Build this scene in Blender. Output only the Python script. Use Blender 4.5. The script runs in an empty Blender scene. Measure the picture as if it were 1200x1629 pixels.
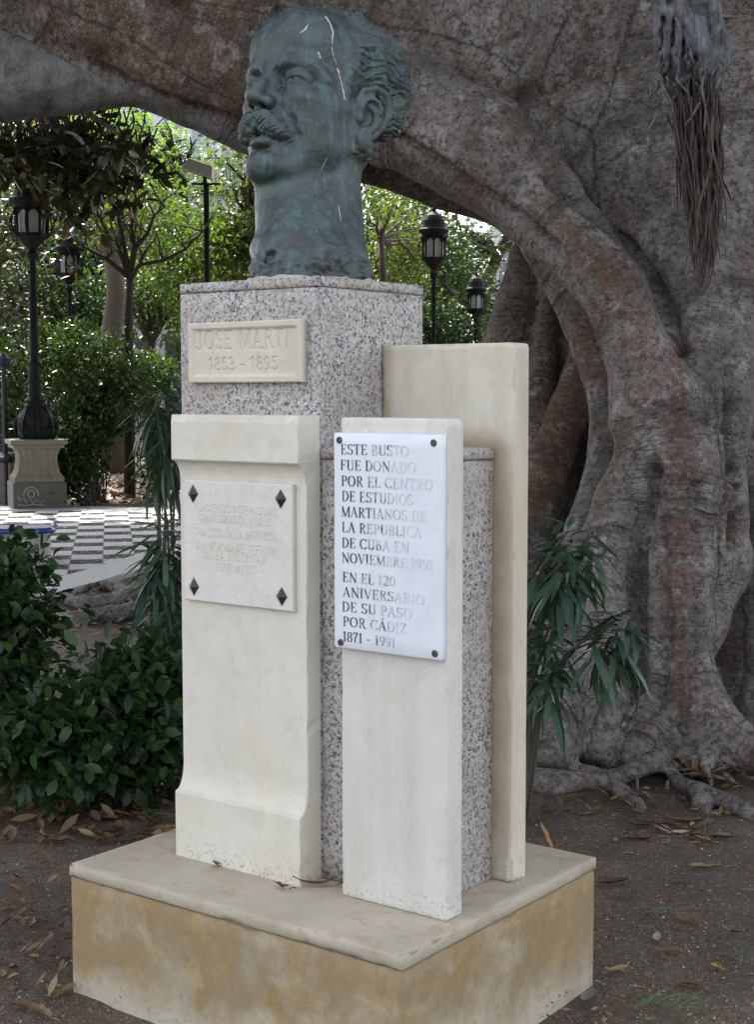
import bpy, bmesh, math, random
import numpy as np
from mathutils import Vector, Matrix
from mathutils.bvhtree import BVHTree
R = math.radians
random.seed(7)
RNG = np.random.default_rng(7)
SC = bpy.context.scene
COL = SC.collection

# ------------------------------------------------------------------ camera
F_PX, PITCH, ROLL, YAW = 2359.2, -0.0797, -0.0007, 0.6448
CAM = Vector((2.38, -2.9234, 1.6))
def _axes():
    f = Vector((-math.sin(YAW)*math.cos(PITCH), math.cos(YAW)*math.cos(PITCH), math.sin(PITCH)))
    r = Vector((math.cos(YAW), math.sin(YAW), 0)); u = r.cross(f)
    c, s = math.cos(ROLL), math.sin(ROLL)
    return f, c*r+s*u, -s*r+c*u
FW, RT, UP = _axes()
FH = Vector((-math.sin(YAW), math.cos(YAW), 0))           # level direction into the picture
RH = Vector((math.cos(YAW), math.sin(YAW), 0))
cam = bpy.data.cameras.new('camera'); camo = bpy.data.objects.new('camera', cam); COL.objects.link(camo)
cam.sensor_fit = 'VERTICAL'; cam.sensor_height = 24.0; cam.lens = F_PX/1629*24
cam.clip_start = 0.05; cam.clip_end = 500
M3 = Matrix((RT, UP, -FW)).transposed()
camo.matrix_world = Matrix.Translation(CAM) @ M3.to_4x4()
SC.camera = camo

# ------------------------------------------------------------------ light
SUN_EL, SUN_AZ_OFF = R(52), R(-18)      # the sun stands beyond the garden, a little left of the view direction
sd = Matrix.Rotation(-SUN_AZ_OFF, 3, 'Z') @ FH
SUN_DIR = Vector((sd.x*math.cos(SUN_EL), sd.y*math.cos(SUN_EL), math.sin(SUN_EL)))
w = bpy.data.worlds.new('World'); SC.world = w; w.use_nodes = True
nt = w.node_tree; bgn = nt.nodes['Background']
sky = nt.nodes.new('ShaderNodeTexSky'); sky.sky_type = 'NISHITA'; sky.sun_disc = False
sky.sun_elevation = SUN_EL; sky.sun_rotation = math.atan2(SUN_DIR.x, SUN_DIR.y)
sky.air_density = 1.0; sky.dust_density = 2.5; sky.ozone_density = 1.0
hs = nt.nodes.new('ShaderNodeHueSaturation'); hs.inputs['Saturation'].default_value = .42      # milky summer sky
nt.links.new(sky.outputs[0], hs.inputs['Color']); nt.links.new(hs.outputs[0], bgn.inputs[0]); bgn.inputs[1].default_value = 0.15
sl = bpy.data.lights.new('sun', 'SUN'); sl.energy = 3.0; sl.angle = R(0.5); sl.color = (1, .95, .86)
slo = bpy.data.objects.new('sun', sl); COL.objects.link(slo)
slo.rotation_euler = SUN_DIR.to_track_quat('Z', 'Y').to_euler(); slo.location = SUN_DIR*60
SC.view_settings.view_transform = 'Standard'; SC.view_settings.look = 'None'
SC.view_settings.exposure = 2.0; SC.view_settings.gamma = 1
SC.cycles.max_bounces = 8; SC.cycles.transparent_max_bounces = 8
SC.cycles.use_denoising = True

# ------------------------------------------------------------------ pixel helpers (photo pixels, 1200 x 1629)
def ray(px, py): return FW + RT*((px-600)/F_PX) - UP*((py-814.5)/F_PX)
def P(px, py, d): return CAM + ray(px, py)*d
def G(px, py, z=0.0):
    r = ray(px, py); return CAM + r*((z-CAM.z)/r.z)
def PY(px, py, y):                                         # on the plane y = const
    r = ray(px, py); return CAM + r*((y-CAM.y)/r.y)
def mpp(d): return d/F_PX

# ------------------------------------------------------------------ object helpers
def tag(o, label=None, cat=None, group=None, kind=None):
    if label: o['label'] = label
    if cat: o['category'] = cat
    if group: o['group'] = group
    if kind: o['kind'] = kind
    return o
def empty(name, loc, label=None, cat=None, group=None, rz=0):
    o = bpy.data.objects.new(name, None); COL.objects.link(o); o.location = loc; o.rotation_euler[2] = rz
    o.empty_display_size = .1
    return tag(o, label, cat, group)
def link(name, me, m=None, parent=None, smooth=False):
    o = bpy.data.objects.new(name, me); COL.objects.link(o)
    if m is not None:
        for mm in (m if isinstance(m, (list, tuple)) else [m]): me.materials.append(mm)
    if parent is not None: o.parent = parent
    if smooth: me.shade_smooth()
    return o
def npmesh(name, V, Fq, uv=None):
    V = np.asarray(V, dtype=np.float32); Fq = np.asarray(Fq, dtype=np.int32); n = Fq.shape[1]
    me = bpy.data.meshes.new(name)
    me.vertices.add(len(V)); me.vertices.foreach_set('co', V.ravel())
    me.loops.add(Fq.size); me.loops.foreach_set('vertex_index', Fq.ravel())
    me.polygons.add(len(Fq)); me.polygons.foreach_set('loop_start', np.arange(0, Fq.size, n, dtype=np.int32))
    if uv is not None:
        l = me.uv_layers.new(name='UVMap'); l.data.foreach_set('uv', np.asarray(uv, dtype=np.float32)[Fq.ravel()].ravel())
    me.update(calc_edges=True); me.validate()
    return me
class MB:
    """collects faces for one mesh"""
    def __init__(s): s.v = []; s.f = []
    def add(s, vs, fs):
        n = len(s.v); s.v += [tuple(v) for v in vs]; s.f += [tuple(i+n for i in f) for f in fs]; return s
    def box(s, x0, x1, y0, y1, z0, z1):
        return s.add([(x0,y0,z0),(x1,y0,z0),(x1,y1,z0),(x0,y1,z0),(x0,y0,z1),(x1,y0,z1),(x1,y1,z1),(x0,y1,z1)],
                     [(3,2,1,0),(4,5,6,7),(0,1,5,4),(1,2,6,5),(2,3,7,6),(3,0,4,7)])
    def tube(s, pts, rad, n=8, cap=True):
        pts = [Vector(p) for p in pts]; m = len(pts)
        if not isinstance(rad, (list, tuple)): rad = [rad]*m
        ref = None; vs = []
        for i in range(m):
            t = (pts[min(i+1, m-1)]-pts[max(i-1, 0)])
            t = t.normalized() if t.length > 1e-9 else Vector((0,0,1))
            if ref is None:
                ref = Vector((1,0,0)) if abs(t.x) < .8 else Vector((0,1,0))
            a = (ref - t*ref.dot(t)).normalized(); b = t.cross(a); ref = a
            for k in range(n):
                an = 2*math.pi*k/n; vs.append(pts[i]+(a*math.cos(an)+b*math.sin(an))*rad[i])
        fs = [(i*n+k, i*n+(k+1)%n, (i+1)*n+(k+1)%n, (i+1)*n+k) for i in range(m-1) for k in range(n)]
        if cap: fs += [tuple(reversed(range(n))), tuple((m-1)*n+k for k in range(n))]
        return s.add(vs, fs)
    def lathe(s, prof, n=20, c=(0,0,0), sx=1, flute=None):
        vs = []; fs = []; m = len(prof)
        for r, z in prof:
            for k in range(n):
                a = 2*math.pi*(k+.5)/n; q = r
                if flute: q = r*(1-flute*(k % 2))
                vs.append((c[0]+q*math.cos(a), c[1]+q*math.sin(a), c[2]+z))
        fs = [(i*n+k, i*n+(k+1)%n, (i+1)*n+(k+1)%n, (i+1)*n+k) for i in range(m-1) for k in range(n)]
        fs += [tuple(reversed(range(n))), tuple((m-1)*n+k for k in range(n))]
        return s.add(vs, fs)
    def build(s, name, m=None, parent=None, bevel=0, smooth=False, seg=2):
        me = bpy.data.meshes.new(name); me.from_pydata(s.v, [], s.f); me.update()
        if bevel:
            bm = bmesh.new(); bm.from_mesh(me)
            es = [e for e in bm.edges if len(e.link_faces) == 2 and e.calc_face_angle(0) > .5]
            bmesh.ops.bevel(bm, geom=es, offset=bevel, segments=seg, affect='EDGES', profile=.6, clamp_overlap=True)
            bm.to_mesh(me); bm.free()
        return link(name, me, m, parent, smooth)

# ------------------------------------------------------------------ numpy noise
class Noise3:
    def __init__(s, seed, n=32):
        s.n = n; s.t = np.random.default_rng(seed).random((n, n, n)).astype(np.float32)*2-1
    def __call__(s, p, sc=1.0):
        p = np.asarray(p, dtype=np.float32)*sc; i = np.floor(p).astype(np.int64); f = p-i; f = f*f*(3-2*f); n = s.n
        i0 = i % n; i1 = (i+1) % n; t = s.t
        x0, y0, z0 = i0[..., 0], i0[..., 1], i0[..., 2]; x1, y1, z1 = i1[..., 0], i1[..., 1], i1[..., 2]
        fx, fy, fz = f[..., 0], f[..., 1], f[..., 2]
        a = (t[x0,y0,z0]*(1-fx)+t[x1,y0,z0]*fx)*(1-fy)+(t[x0,y1,z0]*(1-fx)+t[x1,y1,z0]*fx)*fy
        b = (t[x0,y0,z1]*(1-fx)+t[x1,y0,z1]*fx)*(1-fy)+(t[x0,y1,z1]*(1-fx)+t[x1,y1,z1]*fx)*fy
        return a*(1-fz)+b*fz
    def fbm(s, p, sc=1.0, o=4):
        r = 0; a = 1.0
        for k in range(o): r = r+a*s(np.asarray(p)+17.3*k, sc); sc *= 2.03; a *= .5
        return r
NZ = Noise3(3)

# ------------------------------------------------------------------ signed distance field -> mesh
class Field:
    def __init__(s, lo, hi, h):
        s.lo = np.array(lo, float); s.h = h; s.n = np.ceil((np.array(hi)-s.lo)/h).astype(int)+1
        s.a = np.full(s.n, 9.0, np.float32)
    def win(s, lo, hi):
        i0 = np.clip(np.floor((np.array(lo)-s.lo)/s.h).astype(int), 0, s.n); i1 = np.clip(np.ceil((np.array(hi)-s.lo)/s.h).astype(int)+1, 0, s.n)
        if np.any(i1 <= i0): return None
        sl = tuple(slice(a, b) for a, b in zip(i0, i1))
        g = np.meshgrid(*[(s.lo[k]+s.h*np.arange(i0[k], i1[k])).astype(np.float32) for k in range(3)], indexing='ij', sparse=True)
        return sl, g
    def put(s, sl, d, k, sub=False):
        a = s.a[sl]
        if sub:
            h = np.clip(.5-.5*(a+d)/k, 0, 1); s.a[sl] = a*(1-h)-d*h+k*h*(1-h)
        else:
            h = np.clip(.5+.5*(d-a)/k, 0, 1); s.a[sl] = d*(1-h)+a*h-k*h*(1-h)
    def cap(s, a, b, ra, rb, k=.05, sub=False):
        a = np.array(a, float); b = np.array(b, float); m = max(ra, rb)+k*1.3+2*s.h
        w = s.win(np.minimum(a, b)-m, np.maximum(a, b)+m)
        if w is None: return
        sl, (X, Y, Z) = w; ab = b-a; L = max(float(ab@ab), 1e-9)
        t = np.clip(((X-a[0])*ab[0]+(Y-a[1])*ab[1]+(Z-a[2])*ab[2])/L, 0, 1)
        d = np.sqrt((X-a[0]-t*ab[0])**2+(Y-a[1]-t*ab[1])**2+(Z-a[2]-t*ab[2])**2)-(ra+(rb-ra)*t)
        s.put(sl, d.astype(np.float32), k, sub)
    def chain(s, pts, k=.05, sub=False):
        for p, q in zip(pts[:-1], pts[1:]): s.cap(p[:3], q[:3], p[3], q[3], k, sub)
    def ell(s, c, r, k=.05, sub=False, rot=None):
        r = np.array(r, float); m = max(r)+k*1.3+2*s.h
        w = s.win(np.array(c)-m, np.array(c)+m)
        if w is None: return
        sl, (X, Y, Z) = w; x, y, z = X-c[0], Y-c[1], Z-c[2]
        if rot is not None:
            x, y, z = (rot[0][0]*x+rot[0][1]*y+rot[0][2]*z, rot[1][0]*x+rot[1][1]*y+rot[1][2]*z, rot[2][0]*x+rot[2][1]*y+rot[2][2]*z)
        k0 = np.sqrt((x/r[0])**2+(y/r[1])**2+(z/r[2])**2); k1 = np.sqrt((x/r[0]**2)**2+(y/r[1]**2)**2+(z/r[2]**2)**2)+1e-9
        s.put(sl, (k0*(k0-1)/k1).astype(np.float32), k, sub)
    def mesh(s):
        import openvdb
        b = s.h*4; arr = np.clip(s.a, -b, b)
        g = openvdb.FloatGrid(b); g.copyFromArray(arr)
        pts, quads = g.convertToQuads(0.0)
        pts = np.asarray(pts, dtype=np.float64)*s.h+s.lo; quads = np.asarray(quads, dtype=np.int64)
        a, bb, c = pts[quads[:, 0]], pts[quads[:, 1]], pts[quads[:, 2]]
        if (np.einsum('ij,ij->i', a-pts.mean(0), np.cross(bb-a, c-a))).sum() < 0: quads = quads[:, ::-1]
        return pts, quads
def vnormals(V, Q):
    n = np.cross(V[Q[:, 2]]-V[Q[:, 0]], V[Q[:, 3]]-V[Q[:, 1]]); N = np.zeros_like(V)
    for k in range(4): np.add.at(N, Q[:, k], n)
    return N/(np.linalg.norm(N, axis=1, keepdims=True)+1e-12)
def vsmooth(V, Q, it=2, lam=.5):
    for _ in range(it):
        S = np.zeros_like(V); c = np.zeros(len(V))
        for k in range(4):
            a, b = Q[:, k], Q[:, (k+1) % 4]
            np.add.at(S, a, V[b]); np.add.at(c, a, 1); np.add.at(S, b, V[a]); np.add.at(c, b, 1)
        V = V+lam*(S/np.maximum(c, 1)[:, None]-V)
    return V

# ------------------------------------------------------------------ material helpers
class NT:
    def __init__(s, name):
        s.m = bpy.data.materials.new(name); s.m.use_nodes = True; s.t = s.m.node_tree; s.b = s.t.nodes['Principled BSDF']; s.out = s.t.nodes['Material Output']
        s._c = None
    def n(s, typ, **kw):
        x = s.t.nodes.new(typ)
        for k, v in kw.items(): setattr(x, k, v)
        return x
    def l(s, a, b): s.t.links.new(a, b)
    def val(s, inp, v):
        if hasattr(v, 'is_linked') or isinstance(v, bpy.types.NodeSocket): s.l(v, inp)
        else: inp.default_value = v
    @property
    def co(s):
        if s._c is None: s._c = s.n('ShaderNodeTexCoord').outputs['Object']
        return s._c
    def map(s, scale=(1,1,1), vec=None, rot=(0,0,0), loc=(0,0,0)):
        x = s.n('ShaderNodeMapping'); s.l(vec or s.co, x.inputs[0]); x.inputs['Scale'].default_value = scale; x.inputs['Rotation'].default_value = rot; x.inputs['Location'].default_value = loc
        return x.outputs[0]
    def noise(s, scale, detail=4, rough=.55, vec=None, dist=0.0, out=0):
        x = s.n('ShaderNodeTexNoise'); s.l(vec or s.co, x.inputs['Vector']); x.inputs['Scale'].default_value = scale; x.inputs['Detail'].default_value = detail
        x.inputs['Roughness'].default_value = rough; x.inputs['Distortion'].default_value = dist
        return x.outputs[out]
    def vor(s, scale, vec=None, out='Distance', feature='F1', rnd=1.0):
        x = s.n('ShaderNodeTexVoronoi', feature=feature); s.l(vec or s.co, x.inputs['Vector']); x.inputs['Scale'].default_value = scale; x.inputs['Randomness'].default_value = rnd
        return x.outputs[out]
    def ramp(s, fac, stops, interp='LINEAR'):
        x = s.n('ShaderNodeValToRGB'); s.l(fac, x.inputs[0]); r = x.color_ramp; r.interpolation = interp
        while len(r.elements) < len(stops): r.elements.new(.5)
        for e, (p, c) in zip(r.elements, stops):
            e.position = p; e.color = (c, c, c, 1) if isinstance(c, (int, float)) else (*c, 1)
        return x.outputs[0]
    def mix(s, fac, a, b, typ='MIX'):
        x = s.n('ShaderNodeMix', data_type='RGBA', blend_type=typ); s.val(x.inputs[0], fac)
        for i, v in ((6, a), (7, b)):
            s.val(x.inputs[i], (*v, 1) if isinstance(v, tuple) and len(v) == 3 else v)
        return x.outputs[2]
    def math(s, op, a, b=0.0, c=0.0):
        x = s.n('ShaderNodeMath', operation=op); s.val(x.inputs[0], a); s.val(x.inputs[1], b); s.val(x.inputs[2], c); return x.outputs[0]
    def sep(s, vec=None):
        x = s.n('ShaderNodeSeparateXYZ'); s.l(vec or s.co, x.inputs[0]); return x.outputs
    def comb(s, x, y, z):
        c = s.n('ShaderNodeCombineXYZ'); s.val(c.inputs[0], x); s.val(c.inputs[1], y); s.val(c.inputs[2], z); return c.outputs[0]
    def addv(s, a, b, sc=1.0):
        m = s.n('ShaderNodeVectorMath', operation='MULTIPLY_ADD'); s.l(b, m.inputs[0]); m.inputs[1].default_value = (sc, sc, sc); s.l(a, m.inputs[2]); return m.outputs[0]
    def bump(s, h, strength=.5, dist=.01, prev=None):
        x = s.n('ShaderNodeBump'); x.inputs['Strength'].default_value = strength; x.inputs['Distance'].default_value = dist; s.l(h, x.inputs['Height'])
        if prev is not None: s.l(prev, x.inputs['Normal'])
        return x.outputs[0]
    def fin(s, col=None, rough=.8, normal=None, metal=0.0, spec=None):
        if col is not None: s.val(s.b.inputs['Base Color'], (*col, 1) if isinstance(col, tuple) and len(col) == 3 else col)
        s.val(s.b.inputs['Roughness'], rough); s.val(s.b.inputs['Metallic'], metal)
        if spec is not None: s.b.inputs['Specular IOR Level'].default_value = spec
        if normal is not None: s.l(normal, s.b.inputs['Normal'])
        return s.m

# ------------------------------------------------------------------ lettering: a stroke alphabet, cap height 1
def _arc(cx, cy, rx, ry, a0, a1, n=14): return [(cx+rx*math.cos(R(a0+(a1-a0)*i/n)), cy+ry*math.sin(R(a0+(a1-a0)*i/n))) for i in range(n+1)]
K_, H_ = .125, .030
def _st(x, y0=0, y1=1, w=K_): return [([(x, y0), (x, y1)], w)]
def _sf(x, y, h=.11): return [([(x-h, y), (x+h, y)], H_)]
def _cv(p): return [(p, 'c')]
GL = {
 ' ': (.3, []), '-': (.5, [([(.06, .42), (.4, .42)], .06)]), '.': (.25, [([(.08, .04), (.13, .04)], .1)]),
 'I': (.34, _st(.15)+_sf(.15, .02)+_sf(.15, .98)),
 'L': (.6, _st(.15)+_sf(.15, .98)+[([(.04, .02), (.54, .02)], H_), ([(.53, .02), (.54, .22)], .05)]),
 'E': (.64, _st(.15)+[([(.04, .02), (.55, .02)], H_), ([(.04, .98), (.53, .98)], H_), ([(.15, .52), (.4, .52)], H_), ([(.54, .02), (.56, .22)], .05), ([(.52, .98), (.53, .8)], .05), ([(.4, .42), (.4, .62)], .04)]),
 'F': (.58, _st(.15)+_sf(.15, .02)+[([(.04, .98), (.52, .98)], H_), ([(.15, .52), (.4, .52)], H_), ([(.51, .98), (.52, .8)], .05), ([(.4, .42), (.4, .62)], .04)]),
 'T': (.66, _st(.31)+_sf(.31, .02)+[([(.02, .98), (.6, .98)], H_), ([(.03, .98), (.02, .78)], .05), ([(.59, .98), (.6, .78)], .05)]),
 'D': (.74, _st(.15)+_sf(.1, .98, .06)+_sf(.1, .02, .06)+_cv([(.15, .98), (.26, .98)]+_arc(.26, .5, .38, .48, 90, -90)+[(.15, .02)])),
 'B': (.66, _st(.15)+_sf(.1, .98, .06)+_sf(.1, .02, .06)+_cv([(.15, .98), (.26, .98)]+_arc(.27, .75, .22, .23, 90, -90, 10)+[(.15, .52)])+_cv([(.15, .52), (.26, .52)]+_arc(.28, .27, .27, .25, 90, -90, 10)+[(.15, .02)])),
 'P': (.62, _st(.15)+_sf(.15, .02)+_sf(.1, .98, .06)+_cv([(.15, .98), (.26, .98)]+_arc(.27, .73, .26, .25, 90, -90, 10)+[(.15, .48)])),
 'R': (.7, _st(.15)+_sf(.15, .02)+_sf(.1, .98, .06)+_cv([(.15, .98), (.26, .98)]+_arc(.27, .75, .24, .23, 90, -90, 10)+[(.15, .52)])+[([(.32, .52), (.48, .2), (.56, .02), (.66, .02)], .09)]),
 'U': (.74, _st(.15, .28, 1)+_st(.6, .28, 1, H_)+_sf(.15, .98)+_sf(.6, .98, .09)+_cv(_arc(.375, .28, .225, .27, 180, 360))),
 'N': (.8, _st(.13, 0, 1, H_)+_st(.66, 0, 1, H_)+_sf(.13, .02, .09)+_sf(.66, .98, .09)+[([(.1, .98), (.66, .02)], .12)]),
 'M': (.94, _st(.12, 0, 1, H_)+_st(.8, 0, 1, K_)+_sf(.12, .02, .09)+_sf(.8, .02)+_sf(.8, .98, .09)+[([(.12, .98), (.44, .04)], .12), ([(.44, .04), (.78, .98)], H_)]),
 'A': (.74, [([(.06, .0), (.34, 1)], H_), ([(.32, 1), (.62, 0)], .125), ([(.15, .34), (.5, .34)], H_)]+_sf(.07, .02, .08)+_sf(.62, .02, .1)),
 'V': (.72, [([(.06, 1), (.36, 0)], .125), ([(.36, 0), (.64, 1)], H_)]+_sf(.07, .98, .1)+_sf(.63, .98, .08)),
 'O': (.8, _cv(_arc(.38, .5, .32, .48, 0, 360, 26))),
 'C': (.72, _cv(_arc(.39, .5, .33, .48, 40, 320, 22))+[([(.63, .78), (.64, .97)], .05), ([(.63, .22), (.64, .03)], .05)]),
 'S': (.58, _cv(_arc(.28, .745, .2, .235, 30, 250, 12)+_arc(.27, .265, .22, .245, 80, -150, 12))+[([(.46, .78), (.47, .97)], .05), ([(.07, .22), (.06, .03)], .05)]),
 'Z': (.64, [([(.06, .98), (.54, .98)], H_), ([(.52, .98), (.08, .02)], .12), ([(.06, .02), (.57, .02)], H_), ([(.56, .02), (.58, .22)], .05), ([(.07, .98), (.05, .8)], .05)]),
 'J': (.46, _st(.28, .2, 1)+_sf(.28, .98)+_cv(_arc(.14, .2, .14, .2, 0, -150, 8))),
 'X': (.7, [([(.08, 1), (.6, 0)], .12), ([(.58, 1), (.08, 0)], H_)]), 'Y': (.68, [([(.06, 1), (.33, .46)], .12), ([(.6, 1), (.33, .46)], H_)]+_st(.33, 0, .46)),
 'G': (.78, _cv(_arc(.39, .5, .33, .48, 40, 320, 22))+_st(.64, .05, .42)+_sf(.62, .42)),
 '1': (.4, _st(.2)+_sf(.2, .02)+[([(.05, .84), (.2, .98)], .05)]),
 '2': (.6, _cv(_arc(.28, .72, .2, .26, 160, -20, 10)+[(.4, .42), (.08, .06)])+[([(.06, .04), (.5, .04)], .08), ([(.5, .04), (.52, .2)], .04)]),
 '3': (.56, _cv(_arc(.25, .74, .18, .24, 150, -90, 10))+_cv(_arc(.25, .26, .21, .25, 90, -150, 10))),
 '5': (.56, [([(.14, .98), (.44, .98)], .08), ([(.14, .98), (.1, .54)], H_)]+_cv(_arc(.25, .32, .21, .3, 130, -150, 12))),
 '7': (.56, [([(.06, .96), (.5, .96)], .09), ([(.5, .96), (.26, .5), (.22, 0)], .1), ([(.07, .98), (.06, .76)], .04)]),
 '8': (.58, _cv(_arc(.28, .74, .18, .24, 0, 360, 16))+_cv(_arc(.28, .26, .22, .25, 0, 360, 16))),
 '9': (.58, _cv(_arc(.28, .68, .2, .3, 0, 360, 16))+_cv([(.48, .7), (.46, .35), (.36, .1), (.16, .03)])),
 '0': (.62, _cv(_arc(.3, .5, .23, .48, 0, 360, 20))),
}
GL['Á'] = (GL['A'][0], GL['A'][1]+[([(.3, 1.1), (.46, 1.26)], .07)])
def lay(text, plain=False):
    """strokes of a line of text: list of (points, widths); and its length"""
    x = 0; out = []
    for ch in text:
        adv, st = GL[ch]
        for pts, wd in st:
            if wd == 'c':
                ws = []
                for i in range(len(pts)):
                    a, b = pts[max(i-1, 0)], pts[min(i+1, len(pts)-1)]
                    L = math.hypot(b[0]-a[0], b[1]-a[1])+1e-9; ws.append(H_+(K_-H_)*(abs(b[1]-a[1])/L)**1.6)
            else: ws = [wd]*len(pts)
            if plain:
                if wd == H_ and len(pts) == 2 and abs(pts[0][1]-pts[1][1]) < .01 and abs(pts[0][0]-pts[1][0]) < .23 and ch not in 'AE': continue
                if wd in (.05, .04) and ch not in '1': continue
                ws = [.1]*len(pts)
            out.append(([(px+x, py) for px, py in pts], ws))
        x += adv+(.1 if plain else .06)
    return out, x
# ================================================================== materials of the monument
def m_granite():
    t = NT('speckled_granite')
    v = t.addv(t.co, t.noise(75, 3, out=1), .012)
    c1 = t.sep(t.vor(165, v, 'Color'))[0]
    base = t.ramp(c1, [(0, (.05, .052, .062)), (.05, (.13, .14, .155)), (.19, (.27, .27, .28)), (.36, (.43, .41, .385)), (.58, (.44, .355, .305)), (.76, (.50, .47, .43))], 'CONSTANT')
    c2 = t.sep(t.vor(380, t.addv(t.co, t.noise(90, 2, out=1), .008), 'Color'))[0]
    fine = t.ramp(c2, [(0, .38), (.10, .78), (.4, 1.0), (.8, 1.12)], 'CONSTANT')
    col = t.mix(.8, base, fine, 'MULTIPLY')
    col = t.mix(t.ramp(t.noise(6, 5), [(.42, 0.0), (.72, .5)]), col, (.30, .255, .205))
    return t.fin(col, .5, t.bump(t.noise(150, 3), .12, .002))
def m_limestone(name, a, b, stain, stain_amt=.5, foot=True, contact=None):
    t = NT(name)
    col = t.mix(t.ramp(t.noise(5, 6, .65), [(.3, 0.0), (.7, 1.0)]), a, b)
    streak = t.noise(1.0, 5, .6, t.map((9, 9, .9)))
    col = t.mix(t.math('MULTIPLY', t.ramp(streak, [(.48, 0.0), (.78, 1.0)]), stain_amt), col, stain)
    blot = t.ramp(t.noise(11, 6, .7, dist=.8), [(.50, 0.0), (.66, .45)]); col = t.mix(blot, col, tuple(c*.86 for c in b))
    warm = t.ramp(t.noise(2.2, 5, .65, t.map((1, 1, 1), loc=(2, 8, 1)), .5), [(.48, 0.0), (.68, .5)]); col = t.mix(warm, col, (b[0]*.95, b[1]*.86, b[2]*.70))
    if contact:                                            # brown water stain where the granite block touches the slab
        xc, zc_ = contact; sx, sy, sz = t.sep()
        ina = t.math('LESS_THAN', sz, zc_); dx = t.math('SUBTRACT', sx, t.math('MULTIPLY', ina, xc)); dz = t.math('MAXIMUM', t.math('SUBTRACT', sz, zc_), 0.0)
        dd = t.math('MINIMUM', dx, t.math('ADD', dz, t.math('MAXIMUM', t.math('SUBTRACT', sx, xc), 0.0)))
        wobble = t.math('MULTIPLY', t.math('SUBTRACT', t.noise(9, 5, .65), .5), .09)
        e = t.math('SUBTRACT', 1.0, t.math('DIVIDE', t.math('MAXIMUM', t.math('ADD', dd, wobble), 0.0), .055))
        col = t.mix(t.math('MULTIPLY', t.math('MAXIMUM', e, 0.0), .8), col, (.30, .215, .12))
    pit = t.ramp(t.noise(140, 4, .7), [(.58, 0.0), (.70, 1.0)])
    col = t.mix(t.math('MULTIPLY', pit, .34), col, (.20, .17, .13))
    if foot:   # splashed soil and lichen dots low on the stone
        z = t.sep()[2]
        low = t.math('SUBTRACT', 1.0, t.math('DIVIDE', t.math('SUBTRACT', z, .34), .09))
        low = t.math('MULTIPLY', t.math('MAXIMUM', low, 0.0), t.ramp(t.noise(85, 5, .75), [(.54, 0.0), (.62, 1.0)]))
        col = t.mix(t.math('MINIMUM', t.math('MULTIPLY', low, .8), 1.0), col, (.16, .14, .11))
    h = t.math('ADD', t.noise(90, 5, .6), t.math('MULTIPLY', pit, -.6))
    return t.fin(col, .82, t.bump(h, .25, .003))
def m_plinth():
    t = NT('ochre_stained_stone')
    n = t.noise(3.4, 7, .68, dist=.4)
    col = t.ramp(n, [(.28, (.45, .385, .285)), (.39, (.37, .265, .135)), (.50, (.28, .182, .072)), (.56, (.33, .235, .12)), (.66, (.41, .335, .22)), (.80, (.45, .385, .28))])
    col = t.mix(t.ramp(t.noise(18, 6, .75), [(.44, .45), (.56, 0.0)]), col, (.26, .20, .125))
    st = t.noise(1.0, 5, .6, t.map((11, 11, 1.2)))
    col = t.mix(t.ramp(st, [(.52, 0.0), (.75, .55)]), col, (.26, .22, .16))
    z = t.sep()[2]
    damp = t.math('ADD', t.math('DIVIDE', t.math('SUBTRACT', .12, z), .12), t.math('MULTIPLY', t.math('SUBTRACT', t.noise(5, 5), .5), 2.2))
    damp = t.math('MINIMUM', t.math('MAXIMUM', damp, 0.0), 1.0)
    col = t.mix(t.math('MULTIPLY', damp, .75), col, (.50, .46, .38))
    col = t.mix(t.ramp(t.noise(45, 6, .75), [(.52, 0.0), (.68, .65)]), col, (.20, .165, .115))
    return t.fin(col, .85, t.bump(t.noise(60, 6, .65), .3, .004))
def m_capslab():
    t = NT('weathered_top_slab')
    col = t.mix(t.ramp(t.noise(4, 6, .65), [(.35, 0.0), (.68, 1.0)]), (.46, .395, .30), (.35, .30, .23))
    col = t.mix(t.ramp(t.noise(9, 6, .6, dist=1.5), [(.54, 0.0), (.64, .55)]), col, (.36, .26, .14))
    col = t.mix(t.ramp(t.noise(55, 6, .8), [(.55, 0.0), (.68, .6)]), col, (.20, .18, .15))
    return t.fin(col, .78, t.bump(t.noise(70, 5, .65), .3, .003))
def m_marble():
    t = NT('white_marble')
    col = t.mix(t.ramp(t.noise(9, 6, .6, dist=1.2), [(.45, 0.0), (.75, .5)]), (.69, .72, .75), (.56, .59, .63))
    return t.fin(col, .28, t.bump(t.noise(120, 3), .04, .001))
def m_ink():
    t = NT('worn_black_paint')
    x = t.sep()[0]
    wear = t.math('ADD', t.math('MULTIPLY', t.math('SUBTRACT', x, .215), 5.0), t.math('MULTIPLY', t.math('SUBTRACT', t.noise(30, 4, .65), .5), 2.0))
    col = t.mix(t.ramp(wear, [(.0, 0.0), (.30, .62), (.62, .93)]), (.030, .033, .042), (.62, .65, .69))
    return t.fin(col, .5)
M_GRAN = m_granite()
M_LIME = m_limestone('pale_limestone', (.67, .632, .555), (.605, .56, .47), (.42, .345, .235), .22)
M_LIMEW = m_limestone('whitish_limestone', (.655, .625, .575), (.58, .545, .49), (.38, .335, .27), .5)
M_LIMEY = m_limestone('yellowed_limestone', (.625, .58, .495), (.55, .495, .395), (.32, .255, .16), .6, True, (PY(693, 900, 0).x, PY(782, 712, .261).z))
M_CARVE = m_limestone('carved_cream_stone', (.62, .57, .47), (.56, .51, .42), (.42, .37, .29), .4, False)
M_CARVEW = m_limestone('carved_white_stone', (.68, .65, .585), (.62, .59, .52), (.48, .45, .38), .3, False)
M_PLIN = m_plinth(); M_CAP = m_capslab(); M_MARB = m_marble(); M_INK = m_ink()
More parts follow.
